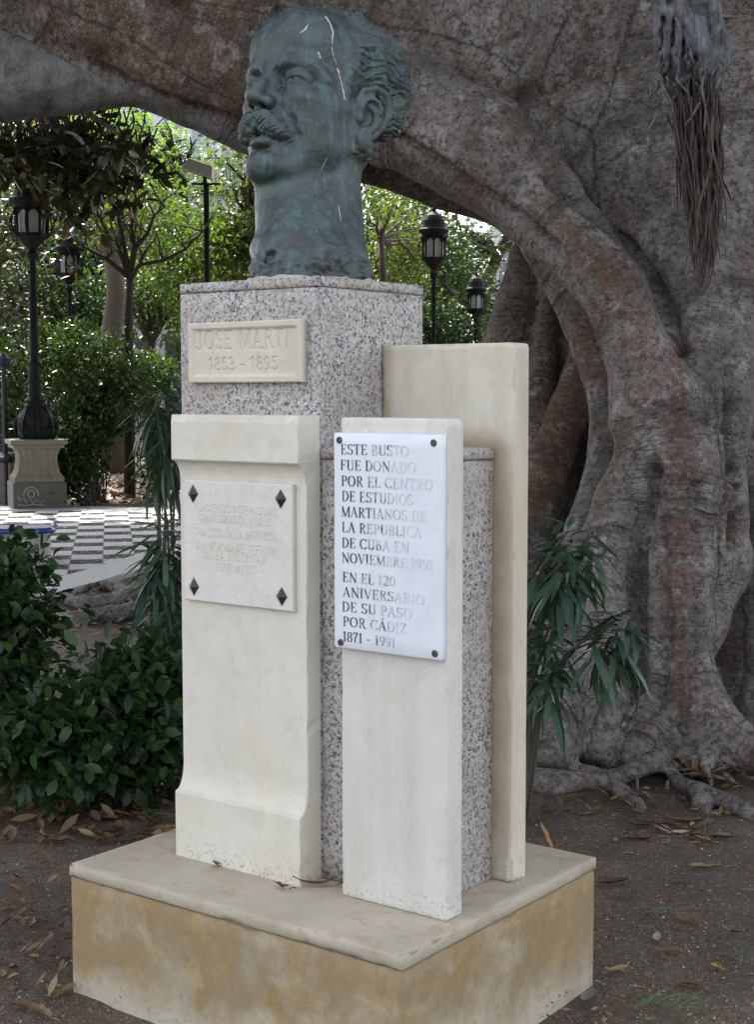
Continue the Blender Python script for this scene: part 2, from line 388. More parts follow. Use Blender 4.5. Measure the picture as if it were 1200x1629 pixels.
def m_plain(name, col, rough=.5, metal=0.0, var=.25, sc=30, bump=.1):
    t = NT(name); d = tuple(c*(1-var) for c in col)
    c = t.mix(t.noise(sc, 5, .65), d, tuple(min(1, q*(1+var)) for q in col))
    return t.fin(c, rough, t.bump(t.noise(sc*2.5, 4), bump, .003), metal)
M_IRONSTUD = m_plain('dark_iron', (.045, .052, .05), .45, .5)
M_SCREW = m_plain('rusty_screw', (.10, .085, .075), .4, .7)
M_MORTAR = m_plain('lumpy_mortar', (.40, .375, .34), .9, 0, .4, 60, .6)

def rough_box(x0, x1, y0, y1, z0, z1, step=.03, bev=.006, chip=.006, seed=0.0, lat=None):
    """box whose edges are slightly rounded and chipped; lat(x,y,z) may move points"""
    def line(a, b):
        n = max(2, int(round((b-a-2*bev)/step))); return [a]+list(np.linspace(a+bev, b-bev, n+1))+[b]
    L = [line(x0, x1), line(y0, y1), line(z0, z1)]; idx = {}; V = []; Fq = []
    def vid(i, j, k):
        key = (i, j, k)
        if key not in idx: idx[key] = len(V); V.append([L[0][i], L[1][j], L[2][k]])
        return idx[key]
    n = [len(a)-1 for a in L]
    for ax in range(3):
        u, v = [(1, 2), (2, 0), (0, 1)][ax]
        for side in (0, n[ax]):
            for a in range(n[u]):
                for b in range(n[v]):
                    q = []
                    for da, db in ((0,0),(1,0),(1,1),(0,1)):
                        c = [0,0,0]; c[ax] = side; c[u] = a+da; c[v] = b+db; q.append(vid(*c))
                    Fq.append(q if side else q[::-1])
    V = np.array(V); lo = np.array([x0,y0,z0]); hi = np.array([x1,y1,z1])
    atlo = np.abs(V-lo) < 1e-7; athi = np.abs(V-hi) < 1e-7; ext = (atlo | athi).sum(1)
    nz = NZ(V+seed, 23)*.5+NZ(V+seed+9, 60)*.5; c = bev*.35+np.maximum(0, nz-.25)*chip*2.2
    amt = np.where(ext >= 2, c, 0)[:, None]
    V = V+atlo*amt-athi*amt
    if lat is not None: V = lat(V)
    return V, np.array(Fq)
def rounded_top(x1, z1, r):
    def f(V):
        dx = V[:, 0]-(x1-r); dz = V[:, 2]-(z1-r); k = (dx > 0) & (dz > 0); m = np.maximum(dx, dz); L = np.hypot(dx, dz)+1e-9; s = np.where(k, m/L, 1.0)
        V = V.copy(); V[:, 0] = np.where(k, x1-r+dx*s, V[:, 0]); V[:, 2] = np.where(k, z1-r+dz*s, V[:, 2]); return V
    return f
def rbox(name, m, parent, *a, **k):
    V, Fq = rough_box(*a, **k); return link(name, npmesh(name, V, Fq), m, parent)

def letters_mesh(name, lines, y, m, parent, th=.0009):
    """painted letters: ribbons on the plane y, facing -y. lines = (text, x0, x1, z base, cap height)"""
    b = MB(); q = 0
    for text, x0, x1, z0, h in lines:
        st, L = lay(text); sx = (x1-x0)/L
        for pts, ws in st:
            lift = th+(q % 7)*.00009; q += 1; vs = []
            P2 = [(x0+px*sx, z0+py*h) for px, py in pts]; n = len(P2)
            for i in range(n):
                a, c = P2[max(i-1, 0)], P2[min(i+1, n-1)]; dx, dz = c[0]-a[0], c[1]-a[1]; l = math.hypot(dx, dz)+1e-9
                wv = ws[i]*h*.5*1.1; nx, nz_ = -dz/l*wv, dx/l*wv
                for sgn in (1, -1):
                    for yy in (y-lift, y+.0006): vs.append((P2[i][0]+sgn*nx, yy, P2[i][1]+sgn*nz_))
            fs = []
            for i in range(n-1):
                o = i*4; p = o+4
                fs += [(o, o+2, p+2, p), (o+1, o, p, p+1), (o+2, o+3, p+3, p+2)]
            fs += [(0, 1, 3, 2), ((n-1)*4, (n-1)*4+2, (n-1)*4+3, (n-1)*4+1)]
            b.add(vs, fs)
    return b.build(name, m, parent)

def carved_panel(name, m, parent, x0, x1, z0, z1, yb, yf, lines, nx, frame=None, depth=.0025, raised=False, wk=1.0, seed=0):
    """stone panel whose front is a real relief: frame = (width, sunk depth); letters cut as grooves or raised"""
    nz_ = int(nx*(z1-z0)/(x1-x0)); xs = np.linspace(x0, x1, nx); zs = np.linspace(z0, z1, nz_)
    X, Z = np.meshgrid(xs, zs, indexing='ij'); D = np.zeros_like(X)
    e = np.minimum(np.minimum(X-x0, x1-X), np.minimum(Z-z0, z1-Z))
    if frame:
        t = np.clip((e-frame[0])/.009, 0, 1); D += frame[1]*t*t*(3-2*t)
    D += .0025*np.clip(1-e/.004, 0, 1)**2
    for text, tx0, tx1, tz, h in lines:
        st, L = lay(text, True); sx = (tx1-tx0)/L
        best = np.full_like(X, 9.0)
        for pts, ws in st:
            Q = [(tx0+px*sx, tz+py*h) for px, py in pts]
            for (ax, az), (bx, bz) in zip(Q[:-1], Q[1:]):
                mg = h*.2; i0, i1 = np.searchsorted(xs, [min(ax, bx)-mg, max(ax, bx)+mg]); j0, j1 = np.searchsorted(zs, [min(az, bz)-mg, max(az, bz)+mg])
                if i1 <= i0 or j1 <= j0: continue
                xx, zz = X[i0:i1, j0:j1], Z[i0:i1, j0:j1]; dx, dz = bx-ax, bz-az; l2 = dx*dx+dz*dz+1e-12
                t = np.clip(((xx-ax)*dx+(zz-az)*dz)/l2, 0, 1); d = np.hypot(xx-ax-t*dx, zz-az-t*dz)
                best[i0:i1, j0:j1] = np.minimum(best[i0:i1, j0:j1], d)
        wv = h*.06*wk; t = np.clip((wv*1.7-best)/(wv*1.4), 0, 1); D += (-1 if raised else 1)*depth*t
    Y = yf+D+NZ(np.stack([X*80, Z*80, X*0+seed], -1))*.0004
    V = np.stack([X, Y, Z], -1).reshape(-1, 3); I = np.arange(nx*nz_).reshape(nx, nz_)
    Fq = np.stack([I[:-1, :-1], I[1:, :-1], I[1:, 1:], I[:-1, 1:]], -1).reshape(-1, 4)
    # sides and back
    rim = np.concatenate([I[:, 0], I[-1, 1:], I[-2::-1, -1], I[0, -2:0:-1]]); nb = len(V); Vb = V[rim].copy(); Vb[:, 1] = yb
    V = np.vstack([V, Vb]); k = len(rim); a = np.arange(k); b2 = (a+1) % k
    side = np.stack([rim[a], nb+a, nb+b2, rim[b2]], -1)
    Fq = np.vstack([Fq, side]); V = np.vstack([V, [[(x0+x1)/2, yb, (z0+z1)/2]]]); c = len(V)-1
    a2 = np.arange(0, k-1, 2)
    Fq = np.vstack([Fq, np.stack([nb+a2, np.full_like(a2, c), nb+(a2+2) % k, nb+a2+1], -1)])
    return link(name, npmesh(name, V, Fq), m, parent)

# ================================================================== the monument
MON = empty('monument', (0, 0, 0), 'granite and limestone monument with inscribed plaques standing on an ochre stained base', 'monument')
BT = .3438
rbox('base', M_PLIN, MON, -.6195, .4835, -.3088, .5862, -.06, .3074, step=.035, bev=.006, chip=.008, seed=1)
rbox('base_slab', M_CAP, MON, -.6232, .4871, -.3125, .5899, .3098, BT, step=.022, bev=.006, chip=.010, seed=5)
# granite pillar, its top slab and the lower granite block beside it
PZ = 1.8966; CX = PY(693, 900, 0).x
rbox('pillar', M_GRAN, MON, -.4889, 0, .0, .4548, BT, PZ-.0275, step=.05, bev=.004, chip=.004, seed=2)
rbox('pillar_top', M_GRAN, MON, -.4905, .0015, -.0015, .4563, PZ-.0265, PZ, step=.04, bev=.004, chip=.005, seed=3)
zc = PY(782, 712, .261).z
rbox('side_block', M_GRAN, MON, .0025, CX, .002, .2595, BT, zc-.029, step=.05, bev=.004, chip=.004, seed=4)
rbox('side_block_top', M_GRAN, MON, .0025, CX+.003, .000, .2595, zc-.0275, zc, step=.04, bev=.004, chip=.006, seed=6)
# front slab with head, coves and foot
def front_slab():
    x0, x1, yf, z0, z1 = -.4491, -.0005, -.084, BT, 1.5448; ins = .033
    zs = []; pr = []
    def add(z, y): zs.append(z); pr.append(y)
    zf, zf2, zh2, zh = .523, .60, 1.362, 1.423
    for z in np.linspace(z0, zf-.004, 10): add(z, yf)
    for i in range(9):
        a = i/8*math.pi/2; add(zf+(zf2-zf)*(1-math.cos(a)) , yf+.003+ins*.92*math.sin(a))
    for z in np.linspace(zf2+.02, zh2-.02, 30): add(z, yf+ins)
    for i in range(9):
        a = (8-i)/8*math.pi/2; add(zh-(zh-zh2)*(1-math.cos(a)), yf+.003+ins*.92*math.sin(a))
    for z in np.linspace(zh+.004, z1, 7): add(z, yf)
    b = .005; xs = [x0]+list(np.linspace(x0+b, x1-b, 18))+[x1]
    n = len(xs); V = []; Fq = []
    for z, y in zip(zs, pr):
        for i, x in enumerate(xs):
            yy = y; xx = x
            if i in (0, n-1):
                c = .0025+max(0, float(NZ(np.array([x, y, z]), 31))-.2)*.006; yy += c; xx += c if i == 0 else -c
            zz = z
            if z == zs[-1]: yy += .003+max(0, float(NZ(np.array([x, y, z]), 27))-.2)*.012
            V.append((xx, yy, zz))
    m = len(zs)
    for j in range(m-1):
        for i in range(n-1): Fq.append((j*n+i, j*n+i+1, (j+1)*n+i+1, (j+1)*n+i))
    o = len(V)
    for z in zs: V += [(x0, -.0012, z), (x1, -.0012, z)]
    for j in range(m-1):
        Fq.append((o+2*j, j*n, (j+1)*n, o+2*j+2)); Fq.append((j*n+n-1, o+2*j+1, o+2*j+3, (j+1)*n+n-1)); Fq.append((o+2*j+1, o+2*j, o+2*j+2, o+2*j+3))
    me = bpy.data.meshes.new('front_slab')
    Fl = list(Fq)+[tuple((m-1)*n+i for i in range(n))+(o+2*m-1, o+2*m-2)]
    me.from_pydata(V, [], Fl); me.update()
    return link('front_slab', me, M_LIME, MON)
front_slab()
S2 = rbox('side_slab', M_LIMEW, MON, .1231, .4407, -.0708, -.0015, BT, 1.5415, step=.012, bev=.005, chip=.010, seed=12, lat=rounded_top(.4407, 1.5415, .018))
S2['label'] = 'whitish slab behind the marble plaque'
S3 = rbox('side_slab', M_LIMEY, MON, .0025, .4177, .2609, .3314, BT, 1.7274, step=.012, bev=.004, chip=.007, seed=15, lat=rounded_top(.4177, 1.7274, .012))
S3['label'] = 'taller yellowed slab at the back'
# mortar bead where the bust is set
mb = MB()
# carved name plaque
a, b_ = PY(298.5, 514, -.022), PY(480, 608, -.022)
x0, x1, z0, z1 = a.x, b_.x, PY(299, 609, -.022).z, PY(298.5, 514.5, -.022).z
def zl(px, py, yv): q = PY(px, py, yv); return q.x, q.z
pq = -.018
t0 = zl(290+130/5.714, 490+385/5.714, pq); t1 = zl(290+975/5.714, 490+375/5.714, pq)
u0 = zl(290+240/5.714, 490+572/5.714, pq); u1 = zl(290+862/5.714, 490+572/5.714, pq)
carved_panel('name_plaque', M_CARVE, MON, x0, x1, z0, z1, .001, -.024, [('JOSE MARTI', t0[0], t1[0]+.004, t0[1], .0485), ('1853 - 1895', u0[0], u1[0]+.004, u0[1], .034)], 420, (.014, .007), .0036, wk=1.0, seed=1)
# carved dedication plaque with four iron studs
yv = -.084+.033; yf = yv-.016
A = PY(291.4, 763, yf); B = PY(470, 973, yf)
x0, x1, z0, z1 = A.x, PY(465, 900, yf).x, PY(295, 954, yf).z, A.z
q7 = lambda X, Y: (280+X/5.714, 750+Y/5.714)
rows = [('I ENCUENTRO INTERNACIONAL', 175, 925, 355), ('SOBRE CREACION Y EXILIO', 220, 885, 448), ('CON CUBA EN LA DISTANCIA', 168, 935, 572), ('A LA MEMORIA DEL DEFENSOR', 185, 915, 695), ('DE LA LIBERTAD', 245, 835, 785), ('JOSE MARTI', 370, 745, 895)]
L = []
for tx, X0, X1, Yb in rows:
    p0 = PY(*q7(X0, Yb), yf); p1 = PY(*q7(X1, Yb+ (X1-X0)*.045), yf); L.append((tx, p0.x, p1.x, p0.z, .0215))
DP = carved_panel('dedication_plaque', M_CARVEW, MON, x0, x1, z0, z1, yv+.0008, yf, L, 760, None, .0019, raised=True, wk=.62, seed=2)
for X, Y in ((145, 203), (943, 250), (154, 1048), (953, 1138)):
    c = PY(*q7(X, Y), yf-.004); mbx = MB(); rx, rz, dp = .0185, .0245, .014
    pts = [(c.x-rx, yf-.001, c.z), (c.x, yf-.001, c.z-rz), (c.x+rx, yf-.001, c.z), (c.x, yf-.001, c.z+rz), (c.x, yf-dp, c.z)]
    pts += [(p[0], yf+.003, p[2]) for p in pts[:4]]
    mbx.add(pts, [(0,1,4),(1,2,4),(2,3,4),(3,0,4),(0,5,6,1),(1,6,7,2),(2,7,8,3),(3,8,5,0)]); mbx.build('stud', M_IRONSTUD, DP)
# marble plaque with painted lettering
yb = -.0728; yf = yb-.021
q8 = lambda X, Y: (520+X/3.7875, 650+Y/3.7875)
x0 = PY(530.5, 690, yf).x; x1 = PY(702.5, 900, yf).x+.001; z1 = PY(531, 688, yf).z; z0 = PY(533, 1030, yf).z
MP = rbox('marble_plaque', M_MARB, MON, x0, x1, yf, yb, z0, z1, step=.03, bev=.004, chip=.002, seed=21)
rows = [('ESTE BUSTO', 85, 500, 212, 275), ('FUE DONADO', 83, 543, 307, 370), ('POR EL CENTRO', 88, 645, 402, 466), ('DE ESTUDIOS', 92, 527, 494, 557), ('MARTIANOS DE', 88, 606, 588, 650), ('LA REPUBLICA', 92, 578, 682, 743), ('DE CUBA EN', 92, 503, 775, 836), ('NOVIEMBRE 1991', 92, 645, 866, 926), ('EN EL 120', 96, 420, 982, 1042), ('ANIVERSARIO', 98, 595, 1072, 1131), ('DE SU PASO', 93, 520, 1160, 1220), ('POR CÁDIZ', 98, 487, 1250, 1309), ('1871 - 1991', 98, 418, 1340, 1400)]
L = []
for tx, X0, X1, Yt, Yb in rows:
    p0 = PY(*q8(X0, Yb), yf); pt = PY(*q8(X0, Yt), yf); p1 = PY(*q8(X1, Yb+(X1-X0)*.06), yf); L.append((tx, p0.x, p1.x, p0.z, pt.z-p0.z))
letters_mesh('lettering', L, yf, M_INK, MP)
for X, Y in ((70, 190), (640, 207), (79, 1410), (647, 1478)):
    c = PY(*q8(X, Y), yf-.004); s = MB()
    s.lathe([(.0085, -.002), (.0085, .002), (.006, .0045), (.0052, .0045), (.0045, .0028), (.0008, .0028)], 18)
    o = s.build('screw', M_SCREW, MP, smooth=False); o.rotation_euler = (R(90), 0, 0); o.location = (c.x, yf, c.z)
# ================================================================== the bronze bust (sculpted as one continuous surface, units: human centimetres)
def m_bronze():
    t = NT('patinated_bronze')
    n = t.noise(14, 6, .65); s1 = t.noise(1.0, 6, .62, t.map((34, 34, 5)))
    col = t.ramp(n, [(.3, (.042, .052, .053)), (.5, (.066, .083, .083)), (.72, (.082, .105, .103))])
    col = t.mix(t.ramp(s1, [(.50, 0.0), (.68, .75)]), col, (.085, .165, .150))
    col = t.mix(t.ramp(t.noise(1.0, 6, .7, t.map((70, 70, 9), loc=(3, 1, 0))), [(.60, 0.0), (.72, .8)]), col, (.17, .25, .235))
    col = t.mix(t.ramp(t.noise(9, 5, .6), [(.5, 0.0), (.7, .55)]), col, (.075, .066, .062))
    z = t.sep()[2]                                        # greener crown where rain stands
    top = t.math('MULTIPLY', t.math('MINIMUM', t.math('MAXIMUM', t.math('MULTIPLY', t.math('SUBTRACT', z, .90), 6.0), 0.0), 1.0), t.ramp(t.noise(22, 5, .7), [(.42, 0.0), (.62, .9)]))
    col = t.mix(top, col, (.12, .25, .22))
    return t.fin(col, t.ramp(t.noise(30, 4), [(.3, .38), (.7, .58)]), t.bump(t.math('ADD', t.noise(60, 6, .7), t.math('MULTIPLY', t.noise(14, 3), .6)), .5, .008), .35)
M_BRONZE = m_bronze()
M_DROP = m_plain('dried_bird_lime', (.62, .60, .52), .8, 0, .2, 200)
HS = .0226
HT = R(10)                                                 # the head is lifted a little
toc = (CAM-Vector((-.24, .23, 0))); toc.z = 0; toc.normalize()
THETA = R(44)
hx = (toc*math.cos(THETA)-RH*math.sin(THETA)).normalized(); hy = Vector((0, 0, 1)).cross(hx)
HX = hx*math.cos(HT)+Vector((0, 0, 1))*math.sin(HT); HZ = HX.cross(hy)
EYE = P(465, 127, 3.98)                                   # where the near eye sits
HB = Matrix((HX, hy, HZ)).transposed()                    # head -> world
HO = EYE-HB @ Vector((8.0, 3.4, .0))*HS
_b = PY(495, 443, .227); BASE = Vector((_b.x, .227, PZ))                  # foot of the bust on the pillar                          # foot of the bust on the pillar
def w2h(p): return (HB.transposed() @ (Vector(p)-HO))/HS
def sculpt():
    f = Field((-15.5, -10.5, -31), (13.2, 10.5, 14), .15)
    E_, C_ = f.ell, f.cap
    def sym(fn, *a, **k):
        for s in (1, -1): fn(s, *a, **k)
    # skull and face masses
    E_((-2.7, 0, 3.8), (9.6, 7.6, 7.6), 1); E_((2.6, 0, 4.2), (6.5, 6.7, 6.6), 2.0); E_((1.9, 0, -3.4), (6.8, 6.5, 7.7), 2.2)
    E_((4.4, 0, 5.6), (4.2, 5.5, 4.2), 2.0)
    for s in (1, -1):
        C_((-1.6, 5.6*s, -5.2), (6.0, 2.3*s, -9.7), 2.0, 1.85, 1.8)
        C_((-2.2, 5.9*s, -2.0), (-1.6, 5.6*s, -5.4), 1.6, 1.9, 1.4)
        E_((4.6, 4.5*s, -2.4), (2.5, 2.1, 2.0), 2.0)
        C_((4.0, 5.1*s, -2.0), (-1.6, 6.5*s, -1.4), 1.2, 1.1, 1.8)       # zygomatic arch
        E_((2.6, 4.4*s, -5.4), (3.4, 2.1, 3.8), 2.0)
        E_((5.6, 2.6*s, 5.4), (2.2, 3.0, 2.4), 2.4)                       # frontal eminence
    E_((7.4, 0, -9.6), (2.2, 2.6, 2.0), 1.2); C_((7.8, -1.2, -10.2), (7.8, 1.2, -10.2), 1.3, 1.3, .9)
    E_((6.5, 0, -6.0), (2.5, 3.4, 2.8), 1.5)
    # brow ridge
    for s in (1, -1):
        f.chain([(8.2, .9*s, 1.35, .75), (8.1, 2.8*s, 2.05, .8), (6.8, 4.8*s, 1.9, .72), (5.0, 6.1*s, .6, .7)], 1.2)
        f.chain([(8.7, 1.1*s, 1.6, .18), (8.55, 2.8*s, 2.35, .22), (7.3, 4.8*s, 2.2, .18), (6.2, 5.8*s, 1.4, .16)], .5)   # eyebrow hair
    # eye sockets
    for s in (1, -1):
        E_((8.9, 3.1*s, .0), (1.75, 2.3, 1.25), .9, True)
        E_((9.4, 1.75*s, -.2), (1.5, .75, 1.4), .8, True)
        E_((8.9, 3.6*s, -1.2), (1.1, 1.7, .4), .9, True)
    # nose
    f.chain([(8.1, 0, 1.8, .9), (8.7, 0, .5, .74), (9.9, 0, -1.0, .84), (10.85, 0, -2.3, 1.0)], .6)
    for s in (1, -1):
        f.chain([(8.1, .8*s, .0, .45), (8.5, .95*s, -1.6, .72)], .8)
        E_((9.4, 1.25*s, -2.75), (1.1, .76, .76), .45)
        E_((10.5, .45*s, -2.6), (.72, .58, .62), .4)
    C_((10.3, 0, -3.1), (8.9, 0, -3.9), .40, .45, .35)
    for s in (1, -1): E_((9.8, .74*s, -3.55), (.66, .34, .5), .22, True)
    # eyeballs, lids, iris
    for s in (1, -1):
        ec = np.array([6.55, 3.4*s, -.1]); r = 1.62
        E_(ec, (r, r, r), .15)
        def on(az, el, rr): return (ec[0]+rr*math.cos(R(el))*math.cos(R(az)), ec[1]+rr*math.cos(R(el))*math.sin(R(az)), ec[2]+rr*math.sin(R(el)))
        up = []; lo = []; fo = []
        for k in range(11):
            u = k/10; az = (-58+u*138)*s
            up.append((*on(az, 34*math.sin(math.pi*u)**.7-7-3*u, r+.09), .20+.05*math.sin(math.pi*u)))
            lo.append((*on(az, -9-17*math.sin(math.pi*u)**.8-1*u, r+.03), .17))
            fo.append((*on(az, 52*math.sin(math.pi*(u*.85+.1))**.6-5-7*u, r+.16), .26))
        f.chain(up, .14); f.chain(lo, .16); f.chain(fo, .35)
        f.chain([(*on(az*s, el, r-.12), .40) for az, el in ((-40, -38), (0, -44), (45, -40))], .9)           # below the lower lid
        ic = on(2*s, 4, r); E_(ic, (.32, .32, .32), .1, True)
        for k in range(10):
            a = k*36; C_(on(2*s+22*math.cos(R(a)), 4+20*math.sin(R(a)), r+.02), on(2*s+22*math.cos(R(a+36)), 4+20*math.sin(R(a+36)), r+.02), .085, .085, .05, True)
        E_((8.0, 1.75*s, -.5), (.38, .3, .3), .25); E_((6.3, 3.8*s, -2.0), (1.75, 2.0, 1.0), 1.1)
    # cheek furrow
    for s in (1, -1):
        f.chain([(8.6, 2.2*s, -3.3, .26), (7.7, 3.4*s, -4.8, .30), (6.8, 4.1*s, -6.4, .2)], .9, True)
    # mouth
    f.chain([(7.3, -2.1, -7.35, .45), (8.6, -1.0, -7.35, .62), (8.85, 0, -7.4, .66), (8.6, 1.0, -7.35, .62), (7.3, 2.1, -7.35, .45)], .4)
    f.chain([(7.4, -2.7, -6.75, .22), (8.9, 0, -6.7, .3), (7.4, 2.7, -6.75, .22)], .3, True)
    E_((9.0, 0, -8.35), (.9, 1.7, .40), .6, True)
    E_((8.75, 0, -8.95), (.5, .9, .5), .5)                                    # tuft under the lip
    # moustache
    for s in (1, -1):
        f.chain([(9.6, .25*s, -4.3, .76), (9.75, 1.2*s, -4.85, .96), (9.3, 2.3*s, -5.65, .90), (8.55, 3.2*s, -6.4, .68), (8.0, 3.6*s, -6.8, .38), (7.7, 3.9*s, -6.95, .15)], .35)
        f.chain([(9.5, .3*s, -5.5, .66), (9.3, 1.2*s, -5.95, .66), (8.9, 2.1*s, -6.55, .5), (8.1, 3.1*s, -7.0, .3)], .3)
    # ears
    for s in (1, -1):
        def ear(x, z, o): return (-.9+x*1.12, (6.95+o*1.05)*s, -2.2+z*1.04)
        E_(ear(-.2, .3, -.3), (1.5, 1.0, 2.5), .5)
        hel = [(1.15, .3, .25, .30), (1.45, 1.5, .45, .38), (1.0, 2.7, .8, .42), (-.2, 3.35, 1.2, .45), (-1.5, 3.1, 1.55, .46), (-2.35, 2.0, 1.75, .45), (-2.4, .6, 1.65, .42), (-1.9, -.9, 1.3, .38), (-1.1, -2.2, .95, .36)]
        fan = [(x*.62+.05, z*.62, o*.75, .62) for x, z, o, r in hel]
        f.chain([(*ear(x, z, o), r) for x, z, o, r in fan], .5)
        for x, z, o, r in hel[3:8]: C_(ear(x, z, o-.15), ear(x*.3, z*.4, .1), .36, .8, .5)
        E_(ear(-.15, .0, 1.4), (1.1, 1.05, 1.75), .3, True)                     # concha
        f.chain([(*ear(x, z, o+.28), .36) for x, z, o in ((.55, 1.75, .55), (-.6, 2.2, .95), (-1.5, 1.5, 1.3), (-1.55, .3, 1.3))], .25, True)   # scapha
        f.chain([(*ear(x, z, o), r) for x, z, o, r in hel], .2)
        f.chain([(*ear(x, z, o), .34) for x, z, o in ((-.2, 1.35, .65), (-1.0, .8, 1.05), (-1.15, -.5, 1.05), (-.5, -1.6, .9), (.35, -1.7, .7))], .3)   # antihelix
        E_(ear(.95, -.5, .6), (.55, .4, .65), .3)                              # tragus
        E_(ear(.15, -2.75, .75), (1.1, .62, 1.25), .5)                         # lobe
        f.chain([(*ear(1.3, -.3, -.1), .4), (*ear(1.0, -2.4, .2), .4)], .5)
    # hair: raised scalp, temples, sideburns, tuft on top
    E_((-3.7, 0, 4.3), (9.0, 7.85, 7.4), .8)
    E_((-1.8, 0, 8.9), (5.0, 3.6, 2.7), .8); E_((1.2, .2, 9.7), (2.2, 2.4, 1.6), .8)
    for s in (1, -1):
        E_((-1.2, 5.5*s, 4.6), (4.2, 2.5, 4.0), .8)
        f.chain([(1.9, 6.2*s, 2.2, .9), (2.0, 6.4*s, -.2, .6), (1.9, 6.2*s, -2.4, .45), (1.6, 6.0*s, -4.2, .25)], .6)
        E_((-6.6, 4.6*s, .2), (3.0, 2.6, 3.0), 1.0)
    # neck
    b = w2h(BASE)
    top = Vector((-.6, 0, -3.0)); mid = Vector((.9, 0, -12.6)); low = b+Vector((.9, .3, 0))
    C_(top, mid, 5.2, 5.35, 2.0); C_(mid, low, 5.35, 6.9, 1.5)
    E_((2.6, 0, -10.2), (3.6, 3.8, 1.7), 1.6)                               # under the jaw
    C_((1.6, 0, -12.0), tuple(low+Vector((2.6, 0, 0))), 3.4, 4.2, 1.6)
    for s in (1, -1):
        C_((-2.4, 5.0*s, -5.8), tuple(low+Vector((4.2, 2.4*s, 1.5))), 1.1, 1.3, 1.2)
        C_((-2.8, 2.8*s, -5.4), tuple(low+Vector((-2.4, 4.2*s, 0))), 1.6, 2.6, 1.6)
        C_(tuple(low+Vector((5.2, 2.0*s, 1.6))), tuple(low+Vector((2.4, 5.6*s, 2.8))), .6, .7, 1.0)            # collar bone stub
    E_((4.6, 0, -14.4), (1.2, 1.1, 1.3), 1.1)
    E_(tuple(low+Vector((6.3, 0, 1.2))), (.6, 1.0, 1.0), .9, True)
    V, Q = f.mesh(); V = vsmooth(V, Q, 1, .4)
    N = vnormals(V, Q)
    x, y, z = V.T; ay = np.abs(y)
    sm = lambda a, b, t: (lambda q: q*q*(3-2*q))(np.clip((t-a)/(b-a), 0, 1))
    # ---- hair strands
    hl = 1.9-.0*z+np.where(z > 6, (z-6)*.0, 0)                              # hairline (x) per height
    hl = np.interp(z, [-6, -3, 0, 3, 5.5, 7.5, 9.5, 11, 13], [1.6, 1.9, 2.5, 2.7, 1.6, .4, 1.0, 2.6, 3.0])
    hl = hl+NZ(V, .9)*.35
    hair = sm(.0, -1.1, x-hl)*sm(-8.0, -6.2, z+np.clip(-x-4, -9, 0)*.05)
    hair *= 1-sm(0, .25, 1-np.maximum(np.abs(x+1.3)/3.5, np.abs(z+2.0)/4.9))*(ay > 5.2)   # not on the ear
    phi = np.arctan2(z-2.2, ay+.6)*7.4+.25*x*np.cos(np.clip(z*.22, -1, 1))
    warp = NZ.fbm(V*np.array([.22, .35, .35]), 1.0, 3)*1.1+.35*np.sin(x*1.15+z*.4)
    q = phi+warp
    def ridge(v): r = np.abs(((v+.5) % 1)-.5)*2; return 1-r**1.3*2
    st = 1*.17*ridge(q*.8)+.20*ridge(q*1.7+NZ(V, .8)*.5)+.05*ridge(q*3.3)
    st = st*(.65+.6*np.clip(NZ.fbm(V*np.array([.5, .8, .8])+31, 1.0, 2)+.4, 0, 1.2))
    clump = NZ.fbm(V*np.array([.45, .9, .9])+7, 1.0, 3)*.26
    back = sm(-6.5, -10.0, x)                                               # curlier at the back
    curl = NZ.fbm(V*1.15+3, 1.0, 3)*.30
    disp = hair*((st*1.0+clump)*(1-back*.5)+curl*back+.10)
    tuft = sm(9.8, 11.0, z)*sm(2.2, 1.2, np.abs(x-.6)/2)
    disp += tuft*NZ.fbm(V*np.array([1.0, 1.6, 1.0])+11, 1.0, 3)*.5
    # moustache, eyebrows and tuft under the lip
    mo = sm(1.1, .7, np.abs(z+5.2+ay*.33)/1.7)*sm(7.6, 8.1, x+ay*.30)*sm(4.3, 3.7, ay)*(z < -3.9)
    fl = (ay*.9+z*.55)+NZ.fbm(V*.5+5, 1.0, 3)*.5
    disp += mo*(.025*ridge((ay*.75-z*.9)*1.5+NZ(V, .9)*.7)+.10*ridge((ay*.45-z*.8)*2.6+NZ(V, 1.4)*.5)+NZ.fbm(V*1.1+2, 1.0, 2)*.10)
    eb = sm(1, .55, np.abs(z-2.0)/1.1)*sm(5.8, 6.6, x+ay*.12)*(ay < 6)*(ay > .5)
    disp += eb*.045*ridge(ay*1.3-z*1.6+NZ(V, .8))
    # modelling marks of the clay: soft facets on skin, rough foot
    skin = 1-hair
    disp += skin*(NZ.fbm(V, .55, 3)*.085+NZ(V*np.array([1.2, 1.2, .35]), 1.0)*.05)
    wr = sm(4.0, 5.5, x)*sm(2.0, 4.0, z)*sm(7.5, 6.0, z)*(ay < 4.5)
    disp += wr*.018*np.sin(z*3.2+NZ(V, .35)*1.5)                            # faint forehead lines
    wz = (V-np.array(b)) @ np.array(HB.transposed() @ Vector((0, 0, 1)))   # height over the pillar
    rough = sm(4.2, 1.5, wz)
    disp += rough*NZ.fbm(V*np.array([.6, .6, .9])+40, 1.0, 4)*.55
    disp += sm(7.0, 5.0, wz)*sm(2.0, 4.2, wz)*np.maximum(0, NZ(V+20, .3))*.5
    V = V+N*disp[:, None]
    W = (V*HS) @ np.array(HB).T+np.array(HO)-np.array(BASE)
    W[:, 2] = np.where(W[:, 2] < .004, .004+(W[:, 2]-.004)*.001, W[:, 2])  # cut level where it meets the stone
    return W, Q
BUST = empty('bust', BASE, 'green patinated bronze head of a man with moustache on top of the granite pillar', 'bust')
W, Q = sculpt()
HEAD = link('head', npmesh('head', W, Q), M_BRONZE, BUST, True)
